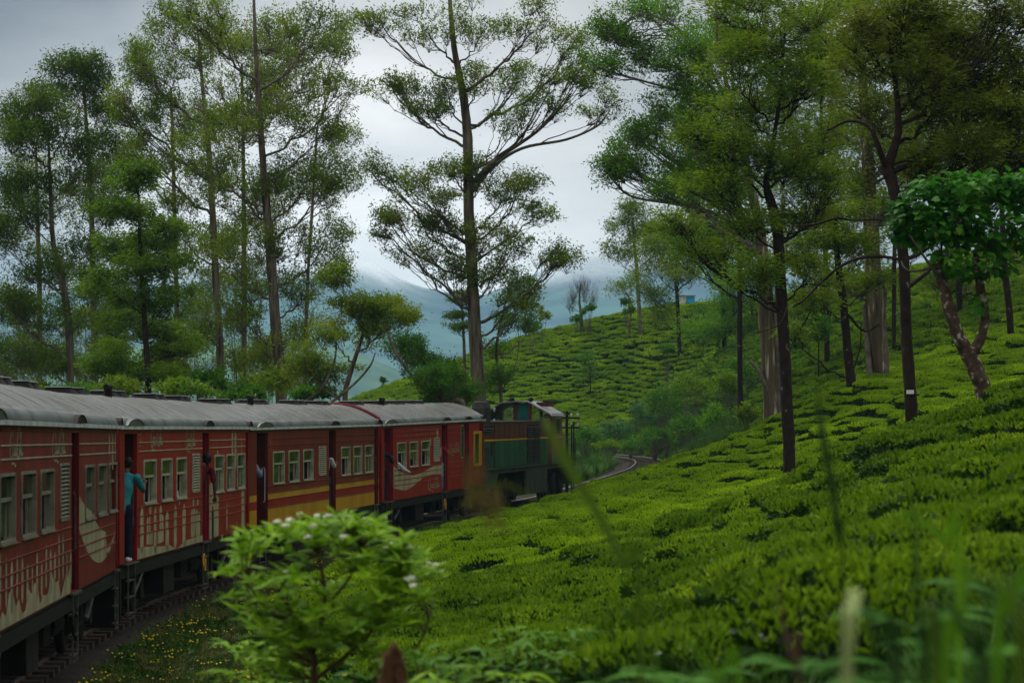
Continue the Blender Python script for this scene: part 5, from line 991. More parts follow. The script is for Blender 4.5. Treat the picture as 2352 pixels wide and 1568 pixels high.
# ---------------------------------------------------------------- people
def cloth(name, c, c2=None): return mat(name, c, c2 or tuple(x * .6 for x in c), rough=.85, scale=7, bump=.3)
M['skin'] = mat('brown_skin', (.10, .045, .025), (.14, .065, .038), rough=.55, scale=8)
M['hair'] = mat('black_hair', (.006, .005, .005), (.012, .010, .009), rough=.6, scale=30)
M['shoe'] = mat('pale_shoes', (.5, .5, .46), (.65, .64, .6), rough=.7, scale=9)
def remesh(o, vox):
    m = o.modifiers.new('remesh', 'REMESH'); m.mode = 'VOXEL'; m.voxel_size = vox; m.use_smooth_shade = True
    s = o.modifiers.new('smooth', 'SMOOTH'); s.iterations = 3; s.factor = .5
def limb(b, P, r, k=10):
    P = [np.array(p, float) for p in P]; b.tube(np.array(P), r, k, caps=True)
    for p, q in zip(P, r): b.ell(p, (q, q, q), 10)
def person(label, c, x, y, z, shirt, trousers, lean=(0, 0), rz=0.0, seated=False, arms='rail', s=1.0, group='passengers of the train', shoes=True, legs=True, sleeve='short', hairy=1.0, cap=None):
    """stands at (x, y, z) of the carriage frame, facing +y of its own frame; lean moves the shoulders (out, forward)"""
    w = c.w(x, y, z); r = thing('person', label, 'person', tuple(w), c.th + rz, group=group); r.scale = (s, s, s)
    lx, ly = lean
    if seated: hip = np.array([0, 0, .48]); kn = [np.array([sx * .12, .45, .50]) for sx in (-1, 1)]; an = [np.array([sx * .12, .48, .08]) for sx in (-1, 1)]
    else: hip = np.array([0, 0, .92]); kn = [np.array([-.11, .05, .50]), np.array([.11, .02, .50])]; an = [np.array([-.12, -.02, .09]), np.array([.12, .0, .09])]
    ch = hip + [lx * .6, ly * .6, .33]; nk = hip + [lx, ly, .54]; hd = nk + [lx * .35, .03 + ly * .4, .17]
    sh = [nk + [-.19, 0, -.05], nk + [.19, 0, -.05]]
    if arms == 'rail': el = [sh[0] + [-.06, .12, -.25], sh[1] + [.08, .14, -.22]]; ha = [el[0] + [0, .22, .08], el[1] + [-.02, .22, .12]]
    elif arms == 'down': el = [sh[0] + [-.05, -.03, -.28], sh[1] + [.06, .0, -.28]]; ha = [el[0] + [.02, .06, -.25], el[1] + [.0, .08, -.25]]
    else: el = [sh[0] + [-.05, .1, -.26], sh[1] + [.16, .12, -.16]]; ha = [el[0] + [.02, .2, .02], el[1] + [.15, .16, -.10]]
    b = MB(); limb(b, [hip + [0, 0, -.03], hip + [lx * .3, ly * .3, .15], ch, nk + [0, 0, -.06]], [.135, .125, .145, .10], 12); limb(b, [nk + [0, 0, -.08], nk + [lx * .1, 0, .06]], [.06, .055])
    b.ell(hd, (.078, .095, .118), 14); b.ell(hd + [0, .095, -.015], (.016, .022, .025), 8); b.ell(hd + [0, .082, -.06], (.03, .015, .012), 8)
    for sx in (-1, 1): b.ell(hd + [sx * .082, -.005, -.01], (.012, .022, .032), 8); b.ell(hd + [sx * .03, .083, .02], (.014, .012, .009), 8)
    for i in (0, 1):
        limb(b, [nk + [(-.08, .08)[i], 0, -.05], sh[i], el[i], ha[i]], [.06, .055, .042, .028]); d = ha[i] - el[i]; d /= np.linalg.norm(d); sd = np.cross(d, [0, 0, 1.0]); sd /= np.linalg.norm(sd) + 1e-6; up = np.cross(sd, d)
        pm = ha[i] + d * .05; b.ell(pm, (.04, .04, .03), 8); limb(b, [ha[i], pm], [.027, .034])
        for f in range(4):
            o_ = sd * (.027 * (f - 1.5)) * .8; L_ = (.070, .080, .074, .058)[f]; limb(b, [pm + o_ + d * .02, pm + o_ + d * (.02 + L_ * .55), pm + o_ + d * (.02 + L_ * .8) - up * L_ * .45], [.0105, .0098, .0088], 6)
        limb(b, [pm - sd * .03, pm - sd * .055 + d * .03, pm - sd * .05 + d * .06], [.012, .0115, .010], 6)
        limb(b, [hip + [(-.09, .09)[i], 0, -.02], kn[i], an[i]], [.098, .062, .042]); limb(b, [an[i], an[i] + [0, .10, -.05], an[i] + [0, .17, -.06]], [.042, .038, .028])
    bd = b.build('body', M['skin'], r); remesh(bd, .0125)
    b = MB(); limb(b, [hip + [0, 0, -.06], hip + [lx * .3, ly * .3, .15], ch, nk + [0, 0, -.05]], [.155, .145, .165, .115], 12)
    for i in (0, 1):
        e_ = el[i] if sleeve == 'long' else sh[i] + (el[i] - sh[i]) * .75; limb(b, [nk + [(-.08, .08)[i], 0, -.05], sh[i], e_], [.078, .074, .062])
        if sleeve == 'long': limb(b, [el[i], el[i] + (ha[i] - el[i]) * .9], [.056, .04])
    st = b.build('shirt', shirt, r); remesh(st, .017)
    if legs:
        b = MB(); limb(b, [hip + [0, 0, .02], hip + [0, 0, -.10]], [.145, .14], 12)
        for i in (0, 1): limb(b, [hip + [(-.09, .09)[i], 0, -.03], kn[i], an[i] + [0, 0, .02]], [.115, .08, .066])
        remesh(b.build('trousers', trousers, r), .017)
    if shoes:
        for i in (0, 1): b = MB(); limb(b, [an[i] + [0, -.04, -.04], an[i] + [0, .10, -.045], an[i] + [0, .19, -.055]], [.05, .048, .036]); remesh(b.build('shoe', M['shoe'], r), .012)
    b = MB(); b.ell(hd + [0, -.018, .028], (.088 * hairy, .10 * hairy, .108 * hairy), 14); h = b.build('hair', M['hair'], r, smooth=True)
    b.v[0] = b.v[0]
    if cap: MB().ell(hd + [-.05, .02, .01], (.06, .09, .05), 10).build('scarf', cap, r, smooth=True)
    return r
J = cloth('navy_trousers', (.012, .014, .035))
tl = cloth('teal_shirt', (.03, .24, .27), (.02, .17, .20))
person('man in a teal shirt and white shoes leaning out of the second carriage door', c2, -.16, c2.t(299), .0, tl, J, lean=(.06, .12), s=1.04)
person('person in a dark red shirt leaning from the middle door of the second carriage', c2, -.32, c2.t(470.5), .02, cloth('dark_red_shirt', (.10, .004, .010)), cloth('dark_trousers', (.02, .004, .006)), lean=(.22, .25), arms='down', shoes=False, hairy=1.15, cap=cloth('white_cloth', (.6, .6, .6)), s=1.02)
person('person in a pale blue checked shirt in the near doorway of the maroon carriage', c3, -.28, c3.t(594), .02, cloth('blue_checked_shirt', (.22, .27, .40), (.12, .15, .26)), cloth('black_trousers', (.008, .008, .010)), lean=(.0, .05), shoes=False, sleeve='long')
person('person in a white top and blue jeans in the middle door of the maroon carriage', c3, -.20, c3.t(759), .02, cloth('white_top', (.5, .48, .48)), cloth('blue_jeans', (.02, .07, .12)), lean=(.02, .05), shoes=False)
person('person in dark clothes in the near red doorway of the fourth carriage', c4, -.20, c4.t(890), .02, cloth('charcoal_shirt', (.02, .022, .028)), cloth('black_jeans', (.010, .011, .014)), lean=(.03, .05), sleeve='long', shoes=False)
person('person in a crimson top and blue jeans in the middle door of the fourth carriage', c4, -.18, c4.t(1018), .02, cloth('crimson_top', (.30, .012, .03)), cloth('light_blue_jeans', (.06, .16, .32)), lean=(.02, .05), shoes=False)
WH = cloth('white_shirt', (.55, .56, .62), (.40, .42, .50)); PK = cloth('pale_pink_shirt', (.42, .30, .34), (.30, .18, .22))
for c, px, x, sh, lab, ar in ((c2, 342, -.42, PK, 'passenger in a pale pink shirt behind the first window of the second carriage', 'down'), (c2, 412, -.28, WH, 'passenger in a white shirt behind the third window of the second carriage', 'down'),
        (c3, 705, -.38, cloth('black_and_white_shirt', (.05, .05, .06), (.3, .3, .32)), 'passenger in black and white behind the third window of the maroon carriage', 'down'), (c3, 790, -.45, cloth('dark_patterned_shirt', (.03, .03, .035), (.3, .3, .3)), 'passenger in dark clothes behind the fourth window of the maroon carriage', 'down'),
        (c3, 816, -.45, WH, 'passenger with white headcloth behind the fifth window of the maroon carriage', 'down'), (c3, 842, -.45, WH, 'passenger with white headcloth behind the last window of the maroon carriage', 'down'),
        (c4, 917, -.22, WH, 'passenger resting a white-sleeved arm on the first window sill of the fourth carriage', 'out'), (c4, 972, -.45, cloth('dim_red_shirt', (.12, .01, .02)), 'passenger in dull red behind the third window of the fourth carriage', 'down'), (c1, 200, -.4, cloth('blue_shirt', (.04, .09, .25)), 'passenger in blue behind a window of the first carriage', 'down')):
    person(lab, c, x, c.t(px), .12, sh, J, seated=True, arms=ar, sleeve='long' if ar == 'out' else 'short', shoes=False, s=1.0)

# ---------------------------------------------------------------- hut, van, poles
M['hutblue'] = mat('bright_blue_sheet', (.01, .33, .62), (.015, .42, .75), rough=.5, scale=2)
M['white'] = mat('white_paint', (.5, .5, .5), (.7, .7, .7), rough=.5, scale=2)
M['rust'] = mat('rusty_roof_sheet', (.05, .02, .015), (.10, .05, .03), rough=.7, scale=3)
p = at(1580, 696, 256); ht = thing('hut', 'small hut with a bright blue wall and a white end on the tea hill', 'hut', tuple(p)); ht.scale = (.75, .75, .8)
MB().box(-1.25, -.25, -.9, .9, -.3, .84).build('wall', M['white'], ht); MB().box(-.248, .85, -.9, .9, -.3, .84).build('blue_wall', M['hutblue'], ht); MB().box(-.27, -.23, -.93, -.90, -.3, .84).build('corner_post', M['black'], ht)
MB().hexa([(-1.4, -1.1, .85), (1.05, -1.1, .85), (1.05, 1.1, 1.0), (-1.4, 1.1, 1.0), (-1.4, -1.1, .9), (1.05, -1.1, .9), (1.05, 1.1, 1.05), (-1.4, 1.1, 1.05)]).build('roof', M['rust'], ht)
p = at(1893, 672, 205); vn = thing('van', 'white van standing at the top of the tea slope behind the trees', 'van', tuple(p), .2)
b = MB().hexa([(-1.2, -.8, -.15), (1.5, -.8, -.15), (1.5, .8, -.15), (-1.2, .8, -.15), (-1.2, -.8, .35), (1.5, -.8, .35), (1.5, .8, .35), (-1.2, .8, .35)]).hexa([(-1.0, -.78, .352), (1.4, -.78, .352), (1.4, .78, .352), (-1.0, .78, .352), (-.6, -.68, .85), (1.3, -.68, .85), (1.3, .68, .85), (-.6, .68, .85)])
b.build('body', M['white'], vn)
for a_, b_ in ((-.62, -.1), (-.02, .55), (.63, 1.25)): MB().hexa([(a_, -.79, .40), (b_, -.79, .40), (b_, -.72, .42), (a_, -.72, .42), (a_ + .05, -.72, .72), (b_, -.72, .72), (b_, -.66, .72), (a_ + .05, -.66, .72)]).build('window', M['glass'], vn)
for xx in (-.7, 1.0): MB().tube([(xx, -.82, -.2), (xx, -.62, -.2)], .24, 12, caps=True).build('wheel', M['black'], vn)
def pole(px, py, Z, h, label, w=.09, arms=2, ins=True):
    p = at(px, py, Z); g = float(ground(p[0], p[1])); t = thing('telegraph_pole', label, 'pole', (p[0], p[1], g)); hh = p[2] - g
    MB().tube([(0, 0, -.2), (0, 0, hh)], [w, w * .8], 8, caps=True).build('post', M['under'], t)
    for k in range(arms):
        a_ = MB().box(-.6, .6, -.04, .04, hh - .35 - k * .45, hh - .27 - k * .45).build('crossarm', M['under'], t)
        for x in (-.5, -.2, .2, .5):
            MB().tube([(x, 0, hh - .27 - k * .45), (x, 0, hh - .17 - k * .45), (x, 0, hh - .09 - k * .45)], [.03, .055, .035], 8, caps=True).build('insulator', M['drip'], a_)
pole(1302, 944, 118, 3, 'thin iron telegraph pole just in front of the locomotive at the lineside', .075)
pole(1106, 930, 101, 3, 'telegraph crossarms with white insulators behind the fourth carriage end', .08)
for px, py in ((1313, 975), (1318, 968)):
    p = at(px, py, 117); g = float(ground(p[0], p[1])); t = thing('post', ['plain iron post just right of the telegraph pole', 'outer iron post beside the handrail of the locomotive'][px > 1315], 'post', (p[0], p[1], g)); MB().tube([(0, 0, -.2), (0, 0, p[2] - g)], .04, 6, caps=True).build('shaft', M['under'], t)

# ---------------------------------------------------------------- weeds, grasses, ferns
LF['weed'] = leafmat('lineside_weed_leaves', (.014, .045, .004), (.055, .14, .010), tr=.25, scale=1.5)
LF['dry'] = leafmat('dead_brown_leaves', (.03, .018, .008), (.09, .06, .03), tr=.2, scale=2)
LF['grass'] = leafmat('fresh_grass_blades', (.04, .14, .004), (.13, .30, .010), tr=.35, scale=1.2)
LF['straw'] = leafmat('straw_coloured_grass', (.10, .08, .02), (.20, .17, .05), tr=.3, scale=2)
LF['fern'] = leafmat('fern_fronds', (.02, .10, .004), (.08, .25, .010), tr=.35, scale=2)
M['petal'] = mat('yellow_petals', (.65, .50, .01), (.75, .62, .02), rough=.6, scale=5)
M['petalw'] = mat('white_flower_heads', (.60, .62, .42), (.80, .80, .66), rough=.8, scale=30)
def src(name, fn, mats):
    b = MB(); fn(b); o = link(name, b.mesh(name, mats)); o.hide_render = True; o.hide_viewport = True; o['kind'] = 'helper'; o.location = (0, -200, -300); return o
def weedf(n, s, m, hgt):
    def f(b):
        c = np.column_stack([rng.normal(size=(n, 2)) * .16, rng.uniform(0, hgt, n)]); b.leaves(c, s, .5, dirs=np.column_stack([c[:, :2] * 4, np.full(n, .5)]), m=m)
        for k in range(6): a = rng.uniform(0, 6.28); b.tube([(0, 0, 0), (.1 * math.cos(a), .1 * math.sin(a), hgt * .6), (.16 * math.cos(a), .16 * math.sin(a), hgt)], .004, 3, m=m)
    return f
def bladef(n, L_, w, m):
    def f(b):
        for k in range(n):
            a = rng.uniform(0, 6.28); d = np.array([math.cos(a), math.sin(a)]); e = rng.uniform(.15, .8); l = L_ * rng.uniform(.5, 1.1); o = rng.normal(size=2) * .05; t = np.linspace(0, 1, 5)
            P = np.column_stack([o[0] + d[0] * e * l * t ** 2, o[1] + d[1] * e * l * t ** 2, l * (t - .28 * e * t ** 2)]); sd = np.array([-d[1], d[0], 0]) * w
            W_ = np.array([.7, 1, .8, .5, .05])[:, None]; v = np.vstack([P - sd * W_, P + sd * W_]); b.add(v, q=[(i, i + 1, 6 + i, 5 + i) for i in range(4)], m=m)
    return f
def yf(b):
    weedf(90, .06, 0, .3)(b)
    for k in range(5):
        x, y = rng.normal(size=2) * .12; z = .3 + rng.uniform(0, .1); b.tube([(x * .5, y * .5, 0), (x, y, z)], .003, 3, m=0); b.ell((x, y, z), (.020, .020, .014), 6, m=1)
wA = src('weed_source', weedf(150, .075, 0, .22), [LF['weed']]); wB = src('weed_source', weedf(110, .05, 0, .12), [LF['dry']]); wC = src('weed_source', yf, [LF['weed'], M['petal']])
gA = src('grass_source', bladef(46, .5, .006, 0), [LF['grass']]); gB = src('grass_source', bladef(40, .45, .005, 0), [LF['straw']]); gC = src('grass_source', bladef(50, .7, .008, 0), [LF['weed']])
def cover(name, label, P, srcs, probs, s0, s1):
    n = len(P); z = ground(P[:, 0], P[:, 1]); s = rng.uniform(s0, s1, n)
    return scatter(name, label, np.column_stack([P, z]), np.column_stack([rng.normal(size=(n, 2)) * .1, rng.uniform(0, 6.28, n)]), np.column_stack([s, s, s]), rng.choice(len(srcs), n, p=probs), srcs, LF['weed'])
def rnd(n, x0, x1, y0, y1, keep): P = np.column_stack([rng.uniform(x0, x1, n), rng.uniform(y0, y1, n)]); d, _ = trackdist(P[:, 0], P[:, 1]); return P[keep(P[:, 0], P[:, 1], d) & inview(P[:, 0], P[:, 1], 300)]
lim = lambda y: np.interp(y, [5, 14, 22, 30, 60, 90, 110, 150], [6.4, 6.4, 5.9, 5.4, 4.0, 3.4, 3.2, 3.6])
P = rnd(42000, -8.5, 2, 12, 85, lambda x, y, d: (d > 1.75) & (d < lim(y) + .5)); cover('weeds', 'low dark weeds and dead leaves between the train and the tea', P, [wA, wB, wC, gB], [.30, .52, .03, .15], .4, 1.0)
P = rnd(16000, -4, 3, 8, 34, lambda x, y, d: (d > 4.2) & (x < np.minimum(2.2 - .06 * y, .1 - (y < 14) * .5)) & (d < 8.5)); cover('weeds', 'green weeds dotted with small yellow flowers behind the white-flowered shrub', P, [wA, wC, gA], [.62, .13, .25], .7, 1.3)
P = rnd(9000, -4, 12, 75, 128, lambda x, y, d: (d > 2.0) & (d < 4.0)); cover('grass', 'yellowish grass along the edge of the tea beside the locomotive', P, [gA, gB, wA], [.4, .35, .25], .7, 1.5)
P = rnd(12000, -6, 14, 125, 205, lambda x, y, d: (np.abs(d) > 2.3) & (y > 112) & (x < 16)); cover('grass', 'fresh green grass between the track and the bank beyond the locomotive', P, [gA, gC, wA, gB], [.5, .2, .2, .1], .9, 1.7)
P = rnd(6500, 3, 20, 150, 222, lambda x, y, d: (d > 3) | (d < -3)); cover('undergrowth', 'ferns and weeds covering the bank below the tea hill', P, [wA, gC, gB, gA], [.85, .03, .05, .07], 1.2, 2.0)
P = rnd(5000, 7, 13, 95, 150, lambda x, y, d: (d > 3.5) & (x > .062 * y) ); cover('undergrowth', 'rough grass round the foot of the twin-stemmed eucalyptus', P, [wA, gC, gB, wB], [.3, .2, .3, .2], .8, 1.5)

# white-flowered shrub close to the camera
Z = 13.0; u = Z / F; O = at(722, 1640, Z); O[2] = min(O[2], float(ground(O[0], Z)) + .05)
fs = thing('flowering_shrub', 'leafy shrub with small white flower heads in front of the train', 'shrub', tuple(O))
M['stem'] = mat('reddish_brown_stems', (.05, .025, .012), (.10, .055, .03), rough=.7, scale=12)
b = MB(); tips = []
forks = [[(722, 1700, 15), (722, 1560, 15), (716, 1490, 14), (690, 1440, 10), (640, 1360, 8)], [(718, 1500, 12), (738, 1430, 10), (745, 1350, 8), (730, 1270, 6)], [(722, 1560, 11), (800, 1500, 9), (860, 1440, 7), (900, 1380, 6), (930, 1310, 4)], [(690, 1440, 8), (620, 1400, 7), (560, 1330, 5)], [(740, 1400, 8), (800, 1330, 6), (830, 1260, 5)], [(745, 1650, 12), (880, 1560, 9), (960, 1480, 6), (985, 1420, 4)]]
fp = []
for f in forks: p = catmull(np.array([np.append(at(x, y, Z), w * u / 2) for x, y, w in f]), 6); b.tube(p[:, :3] - O, p[:, 3], 7); fp.append(p)
allp = np.vstack([p[6:] for p in fp])
FL = [(692, 1185), (730, 1190), (668, 1200), (655, 1215), (755, 1192), (800, 1192), (840, 1195), (878, 1197), (870, 1222), (790, 1240), (720, 1215), (710, 1240), (888, 1262), (905, 1255), (918, 1258), (940, 1263), (885, 1270), (570, 1262), (790, 1245), (690, 1278), (985, 1298), (1000, 1302), (990, 1310), (975, 1308), (948, 1334), (935, 1338), (905, 1345), (658, 1318), (845, 1225), (640, 1205), (1010, 1318), (660, 1350), (950, 1350)]
tips = [at(x, y + 12, Z + R.uniform(-.5, .5)) for x, y in FL]
for k in range(150):
    a = R.uniform(0, 6.28); rr = math.sqrt(R.random()); x, y = 742 + 255 * rr ** .8 * math.cos(a), 1345 + 160 * rr * math.sin(a) - 5
    tips.append(at(x, y, Z + R.uniform(-.45, .45)))
for k in range(40): tips.append(at(R.uniform(560, 930), R.uniform(1400, 1570), Z + R.uniform(-.4, .4)))
LPp, LPd = [], []
for tpt in tips:
    j = int(np.argmin(((allp[:, :3] - tpt) ** 2).sum(1) + (allp[:, 2] > tpt[2] - .05) * 3)); q = allp[j, :3]; pth_ = bez(q, q * .6 + tpt * .4 + np.array([0, 0, .02]), tpt, 7); b.tube(pth_ - O, np.linspace(.005, .002, 7), 4)
    for w_ in range(3):
        c_ = pth_[6 - w_]
        for m_ in range(5 if w_ == 0 else 4): a = m_ * 2.5 + w_ + R.random(); LPp.append(c_ - O); LPd.append([math.cos(a), math.sin(a), R.uniform(-.1, 1.0)])
tag(b.build('stems', M['stem'], fs, smooth=True), kind='stuff')
LF['lance'] = leafmat('narrow_toothed_leaves', (.07, .19, .004), (.27, .48, .012), tr=.4, scale=4)
leafset(fs, np.array(LPp), np.array(LPd), 1.0, .105, .025, LF['lance'])
hb = MB()
for k in range(14): a = rng.uniform(0, 6.28); rr = rng.uniform(0, .022); hb.ell((rr * math.cos(a), rr * math.sin(a), .012 - rr * rr * 14 + rng.uniform(-.003, .003)), (.008, .008, .007), 6)
hm = hb.mesh('flower_head', M['petalw'], smooth=True)
for (x, y), t_ in zip(FL, tips): link('flower_head', hm, fs, t_ - O + np.array([0, -.02, .035]), (R.uniform(-.3, .3), R.uniform(-.3, .3), R.uniform(0, 6)), (R.uniform(.65, 1.15),) * 3)

def leafyplant(label, px, py, Z, h, n, L_, W_, lf, spread=.35, name='leafy_plant', nparts=60, cat='plant'):
    O = at(px, py, Z); g = float(ground(O[0], Z)); O[2] = g; tpz = CZ - (py - HY) / F * Z - g; r = thing(name, label, cat, tuple(O), group='plants in the near foreground'); b = MB(); P, D_ = [], []
    for k in range(n):
        a = R.uniform(0, 6.28); e = spread * math.sqrt(R.random()); tpt = np.array([e * math.cos(a), e * math.sin(a), tpz - R.random() * h * (.3 + e)]); p = bez(np.array([e * .3 * math.cos(a), e * .3 * math.sin(a), 0]), np.array([tpt[0] * .4, tpt[1] * .4, tpt[2] * .6]), tpt, 7); b.tube(p, np.linspace(.005, .002, 7), 4)
        for w_ in range(3):
            for m_ in range(4): q = m_ * 2.4 + w_ * 1.1 + a; P.append(p[6 - w_]); D_.append([math.cos(q), math.sin(q), R.uniform(-.4, .3)])
    tag(b.build('stems', M['stem'], r, smooth=True), kind='stuff'); leafset(r, np.array(P), np.array(D_), 1.0, L_, W_, LF[lf], nparts=nparts); return r
leafyplant('drooping green plant at the lower left foot of the white-flowered shrub', 600, 1470, 14, .35, 26, .10, .028, 'lance', .30)
leafyplant('low star-leaved plant at the bottom edge right of the brown tuft', 1105, 1525, 11, .25, 16, .11, .022, 'lance', .28)
leafyplant('dark green leafy plant at the bottom edge right of the shrub stem', 1010, 1480, 12, .3, 24, .10, .03, 'shrub', .32)
leafyplant('green plant with yellow-green tips between the shrub and the near tea', 1240, 1440, 14, .25, 22, .09, .03, 'grass', .3)
leafyplant('small plant in the weeds under the white-flowered shrub', 800, 1545, 12, .25, 22, .09, .026, 'shrub', .32)
# dead brown tuft
O = at(885, 1600, 9); bt = thing('dead_grass_tuft', 'brown dead grass tuft at the bottom edge below the shrub', 'grass tuft', (O[0], O[1], float(ground(O[0], O[1])))); topz = CZ - (1475 - HY) / F * 9 - bt.location[2]
b = MB(); n = 1500; tt = rng.uniform(0, 1, n); rr = .062 * np.sqrt(1 - tt ** 1.6) ; a = rng.uniform(0, 6.28, n); c_ = np.column_stack([rr * np.cos(a) + tt * .03, rr * np.sin(a), topz * (.45 + .55 * tt)]); b.leaves(c_, .06, .14, dirs=np.column_stack([np.cos(a) * .35, np.sin(a) * .35, np.full(n, -.9)])); b.tube([(0, 0, 0), (.01, 0, topz * .6), (.03, 0, topz)], [.03, .035, .01], 8)
LF['brown_tuft'] = leafmat('dead_fern_brown', (.06, .025, .01), (.20, .10, .045), tr=.2, scale=20); b.build('blades', LF['brown_tuft'], bt)['kind'] = 'stuff'

# ferns
def fern(label, px, py, Z, L_, n=7, lf='fern'):
    O = at(px, py, Z); O[2] = max(float(ground(O[0], Z)) + .05, O[2] - L_ * .5); r = thing('fern', label, 'fern', tuple(O), R.uniform(0, 6), group='ferns in the near foreground')
    for k in range(n):
        a = 2 * math.pi * k / n + R.uniform(-.3, .3); l = L_ * R.uniform(.75, 1.1); t = np.linspace(0, 1, 22); d = np.array([math.cos(a), math.sin(a)]); P = np.column_stack([d[0] * l * t * .85, d[1] * l * t * .85, l * (.75 * t - .62 * t ** 2)]); b = MB(); b.tube(P, np.linspace(.003, .001, 22), 3)
        sd = np.array([-d[1], d[0], 0]); C_, D_ = [], []
        for i in range(2, 22):
            for s_ in (-1, 1):
                for m_ in range(2): C_.append(P[i] + (P[i] - P[i - 1]) * .5 * m_); D_.append(sd * s_ + np.append(d * .35, -.15))
        C_, D_ = np.array(C_), np.array(D_); wv = np.sin(np.pi * np.clip(np.linspace(.12, 1, len(C_)), 0, 1)) ** .7
        D_ = D_ / np.linalg.norm(D_, axis=1)[:, None]; e = np.cross(D_, [0, 0, 1.0]); e /= np.linalg.norm(e, axis=1)[:, None]; LL_ = (l * .24 * wv)[:, None]; v = np.stack([C_, C_ + D_ * LL_ * .4 + e * .006, C_ + D_ * LL_, C_ + D_ * LL_ * .4 - e * .006], 1)
        b.add(v.reshape(-1, 3), q=np.arange(len(C_) * 4).reshape(-1, 4)); b.build('frond', LF[lf], r)
for k, (x, y, z, l) in enumerate([(1450, 1500, 8.5, .34), (1560, 1470, 8, .32), (1330, 1550, 8, .30), (1700, 1520, 6.5, .30), (1850, 1440, 7.5, .3), (2100, 1330, 7.5, .32), (2230, 1400, 6, .28), (1960, 1540, 5.2, .24), (2300, 1260, 8, .34), (1180, 1550, 8.5, .30), (1620, 1560, 6, .24), (2060, 1480, 5.5, .24)]):
    fern(['fern left of the pale cut stem, in front of the tea', 'fern with spread fronds at the edge of the near tea', 'fern at the bottom edge below the near tea', 'fern just left of the dark stem at the bottom', 'fern behind the pale cut stem', 'fern in the shade of the grass at the right', 'fern under the tall grass near the right edge', 'fern at the bottom edge beside the pale cut stem', 'fern highest up among the grass at the right', 'fern right of the star-leaved plant at the bottom', 'small fern at the bottom edge by the dark stem', 'small fern right of the pale cut stem'][k], x, y, z, l)
# tall single blades and stems close to the lens
def blade(label, pts, Z, mt, flat=True, head=None, name='tall_grass', cat='grass'):
    Z0 = Z; P = np.array([at(x, y, Z0 + i * .02) for i, (x, y, w) in enumerate(pts)]); g = float(ground(P[0][0], Z0)); P0 = P[0].copy(); P0[2] = g; W_ = np.array([w * Z0 / F / 2 for *_, w in pts]); P = np.vstack([P0, P]) if P[0][2] > g + .03 else P; W_ = np.concatenate([[W_[0]], W_]) if len(P) > len(W_) else W_
    F4 = catmull(np.column_stack([P, W_]), 8); r = thing(name, label, cat, tuple(P[0]), group='single blades and stems close to the camera'); b = MB(); Q, W4 = F4[:, :3] - P[0], F4[:, 3]
    if flat:
        n = len(Q); t = np.gradient(Q, axis=0); e = np.cross(t, [0, 1.0, 0]); e /= np.linalg.norm(e, axis=1)[:, None]; fold = np.array([0, .35, 0]); v = np.vstack([Q - e * W4[:, None] - fold * W4[:, None], Q, Q + e * W4[:, None] - fold * W4[:, None]]); i = np.arange(n - 1)
        b.add(v, q=np.vstack([np.stack([i, i + 1, n + i + 1, n + i], 1), np.stack([n + i, n + i + 1, 2 * n + i + 1, 2 * n + i], 1)]))
    else: b.tube(Q, W4, 8, caps=True)
    b.build('blade' if flat else 'stem', mt, r, smooth=True)
    if head:
        for hx, hy, hr, hn in head:
            c_ = at(hx, hy, Z0) - P[0]; hb_ = MB(); s_ = hr * Z0 / F; k_ = rng.normal(size=(hn, 3)) * np.array([.45, .45, .8]) * s_; hb_.leaves(c_ + k_, s_ * .8, .18, dirs=np.tile([.3, 0, -1.0], (hn, 1))); tag(hb_.build('seed_head', LF['straw'], r), kind='stuff')
    return r
LF['bladeA'] = leafmat('dim_green_blade', (.05, .10, .008), (.09, .16, .012), tr=.4, scale=2)
LF['bladeD'] = leafmat('dark_green_blade', (.008, .035, .006), (.02, .06, .008), tr=.3, scale=2)
M['cut'] = mat('pale_cut_stem', (.22, .30, .08), (.32, .40, .14), rough=.6, scale=8)
blade('long arching grass blade with a drooping seed head in front of the locomotive', [(1470, 1420, 12), (1432, 1300, 16), (1385, 1200, 20), (1330, 1110, 24), (1290, 1040, 30), (1262, 985, 22), (1250, 960, 8)], 5.0, LF['bladeA'], head=[(1275, 1020, 22, 60)])
blade('blurred feathery grass head hanging in front of the tail of the fourth carriage', [(1500, 1420, 5), (1400, 1290, 5), (1260, 1170, 5), (1160, 1110, 4), (1085, 1130, 3)], 5.2, LF['bladeA'], head=[(1090, 1110, 34, 110), (1130, 1150, 36, 110), (1080, 1060, 20, 50)], name='tall_grass', cat='grass')
blade('upright dark green blade before the tea slope right of the front silver oak', [(1935, 1330, 8), (1925, 1230, 12), (1912, 1120, 16), (1893, 1020, 16), (1882, 950, 12), (1875, 880, 2)], 5.5, LF['bladeD'])
blade('pale cut stem with a flared top standing at the bottom right', [(1946, 1600, 24), (1952, 1500, 22), (1960, 1420, 22), (1963, 1390, 26), (1963, 1368, 40)], 3.6, M['cut'], flat=False, name='cut_cane', cat='cane')
blade('dark thin stem leaning at the bottom, left of the pale cut stem', [(1835, 1600, 9), (1822, 1520, 9), (1800, 1430, 8), (1780, 1340, 5)], 4.5, M['stem'], flat=False, name='bare_plant', cat='plant')
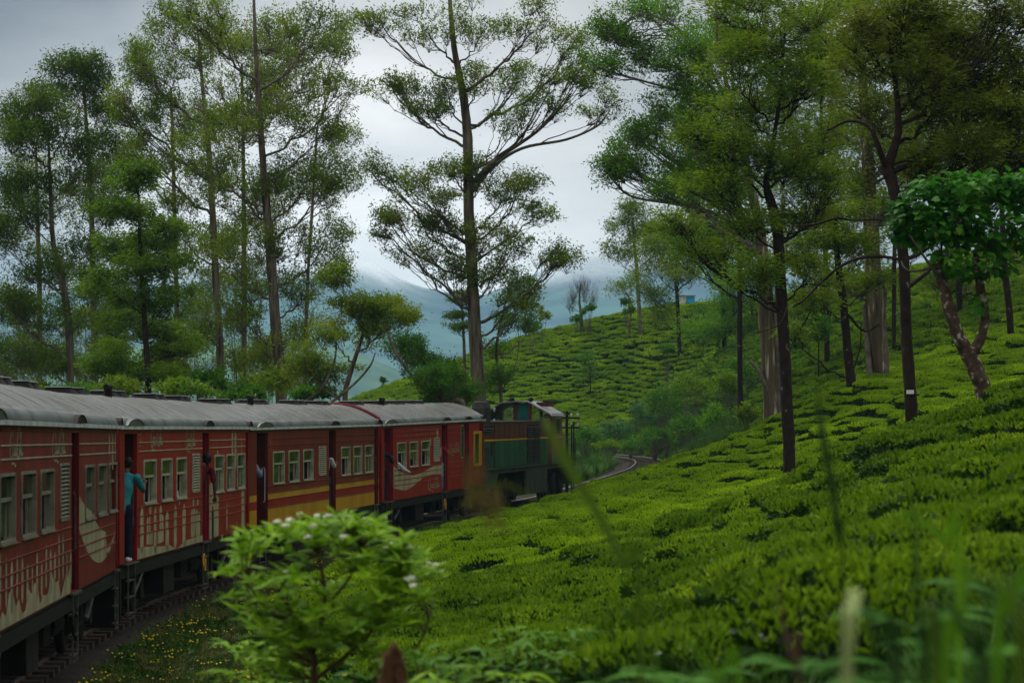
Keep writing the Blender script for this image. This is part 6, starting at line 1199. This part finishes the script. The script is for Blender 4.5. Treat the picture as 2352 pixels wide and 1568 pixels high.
blade('dark vertical stem among the grass near the right corner', [(2125, 1600, 15), (2115, 1460, 14), (2105, 1330, 13), (2100, 1200, 8), (2095, 1110, 3)], 4.6, LF['bladeD'], name='bare_plant', cat='plant')
for k, (L_, z_, m_, lab) in enumerate([([(2150, 1600, 26), (2145, 1500, 24), (2140, 1400, 22), (2136, 1380, 20)], 3.6, 'bladeA', 'short broad upright blade right of the dark vertical stem'), ([(2170, 1600, 22), (2200, 1450, 20), (2215, 1350, 18), (2222, 1290, 10)], 4.2, 'grass', 'broad blade leaning right, middle of the corner grass'), ([(2290, 1520, 20), (2320, 1400, 26), (2360, 1300, 26), (2410, 1260, 20)], 4.4, 'grass', 'broad pale blade leaning off the right edge'),
        ([(2060, 1600, 20), (2020, 1480, 18), (1990, 1400, 12), (1975, 1360, 4)], 4.0, 'bladeD', 'dark blade leaning left beside the pale cut stem'), ([(1700, 1640, 14), (1650, 1560, 14), (1600, 1490, 10), (1580, 1470, 3)], 4.4, 'grass', 'bright thin blade at the bottom left of the dark thin stem'), ([(2260, 1640, 18), (2240, 1500, 18), (2190, 1400, 14), (2150, 1340, 4)], 4.0, 'bladeD', 'dark blade crossing the corner grass'),
        ([(2340, 1640, 22), (2350, 1500, 22), (2330, 1380, 16), (2290, 1300, 5)], 3.8, 'bladeA', 'upright blade close to the right edge'), ([(2200, 1300, 14), (2170, 1240, 16), (2120, 1200, 14), (2060, 1180, 5)], 5.5, 'grass', 'arching blade above the corner grass')]):
    blade(lab, L_, z_, LF[m_])
P = np.column_stack([rng.uniform(-.3, 3.2, 5000), rng.uniform(3.6, 12, 5000)]); pxx = P[:, 0] / P[:, 1] * F + CX; P = P[(pxx > 1250) & (pxx < 2700) & (P[:, 1] < 6.5 + (pxx - 1250) / 230)]
P = P[:2200]; cover('grass', 'rank green grass and weeds filling the bottom right corner', P, [gA, gC, wA], [.15, .55, .3], .5, .95)
P = np.column_stack([rng.uniform(-3, 1.2, 3000), rng.uniform(7, 15, 3000)]); cover('weeds', 'mixed green weeds along the bottom edge under the shrub', P, [wA, gA, gC, wC], [.6, .2, .2, 0], .6, 1.1)
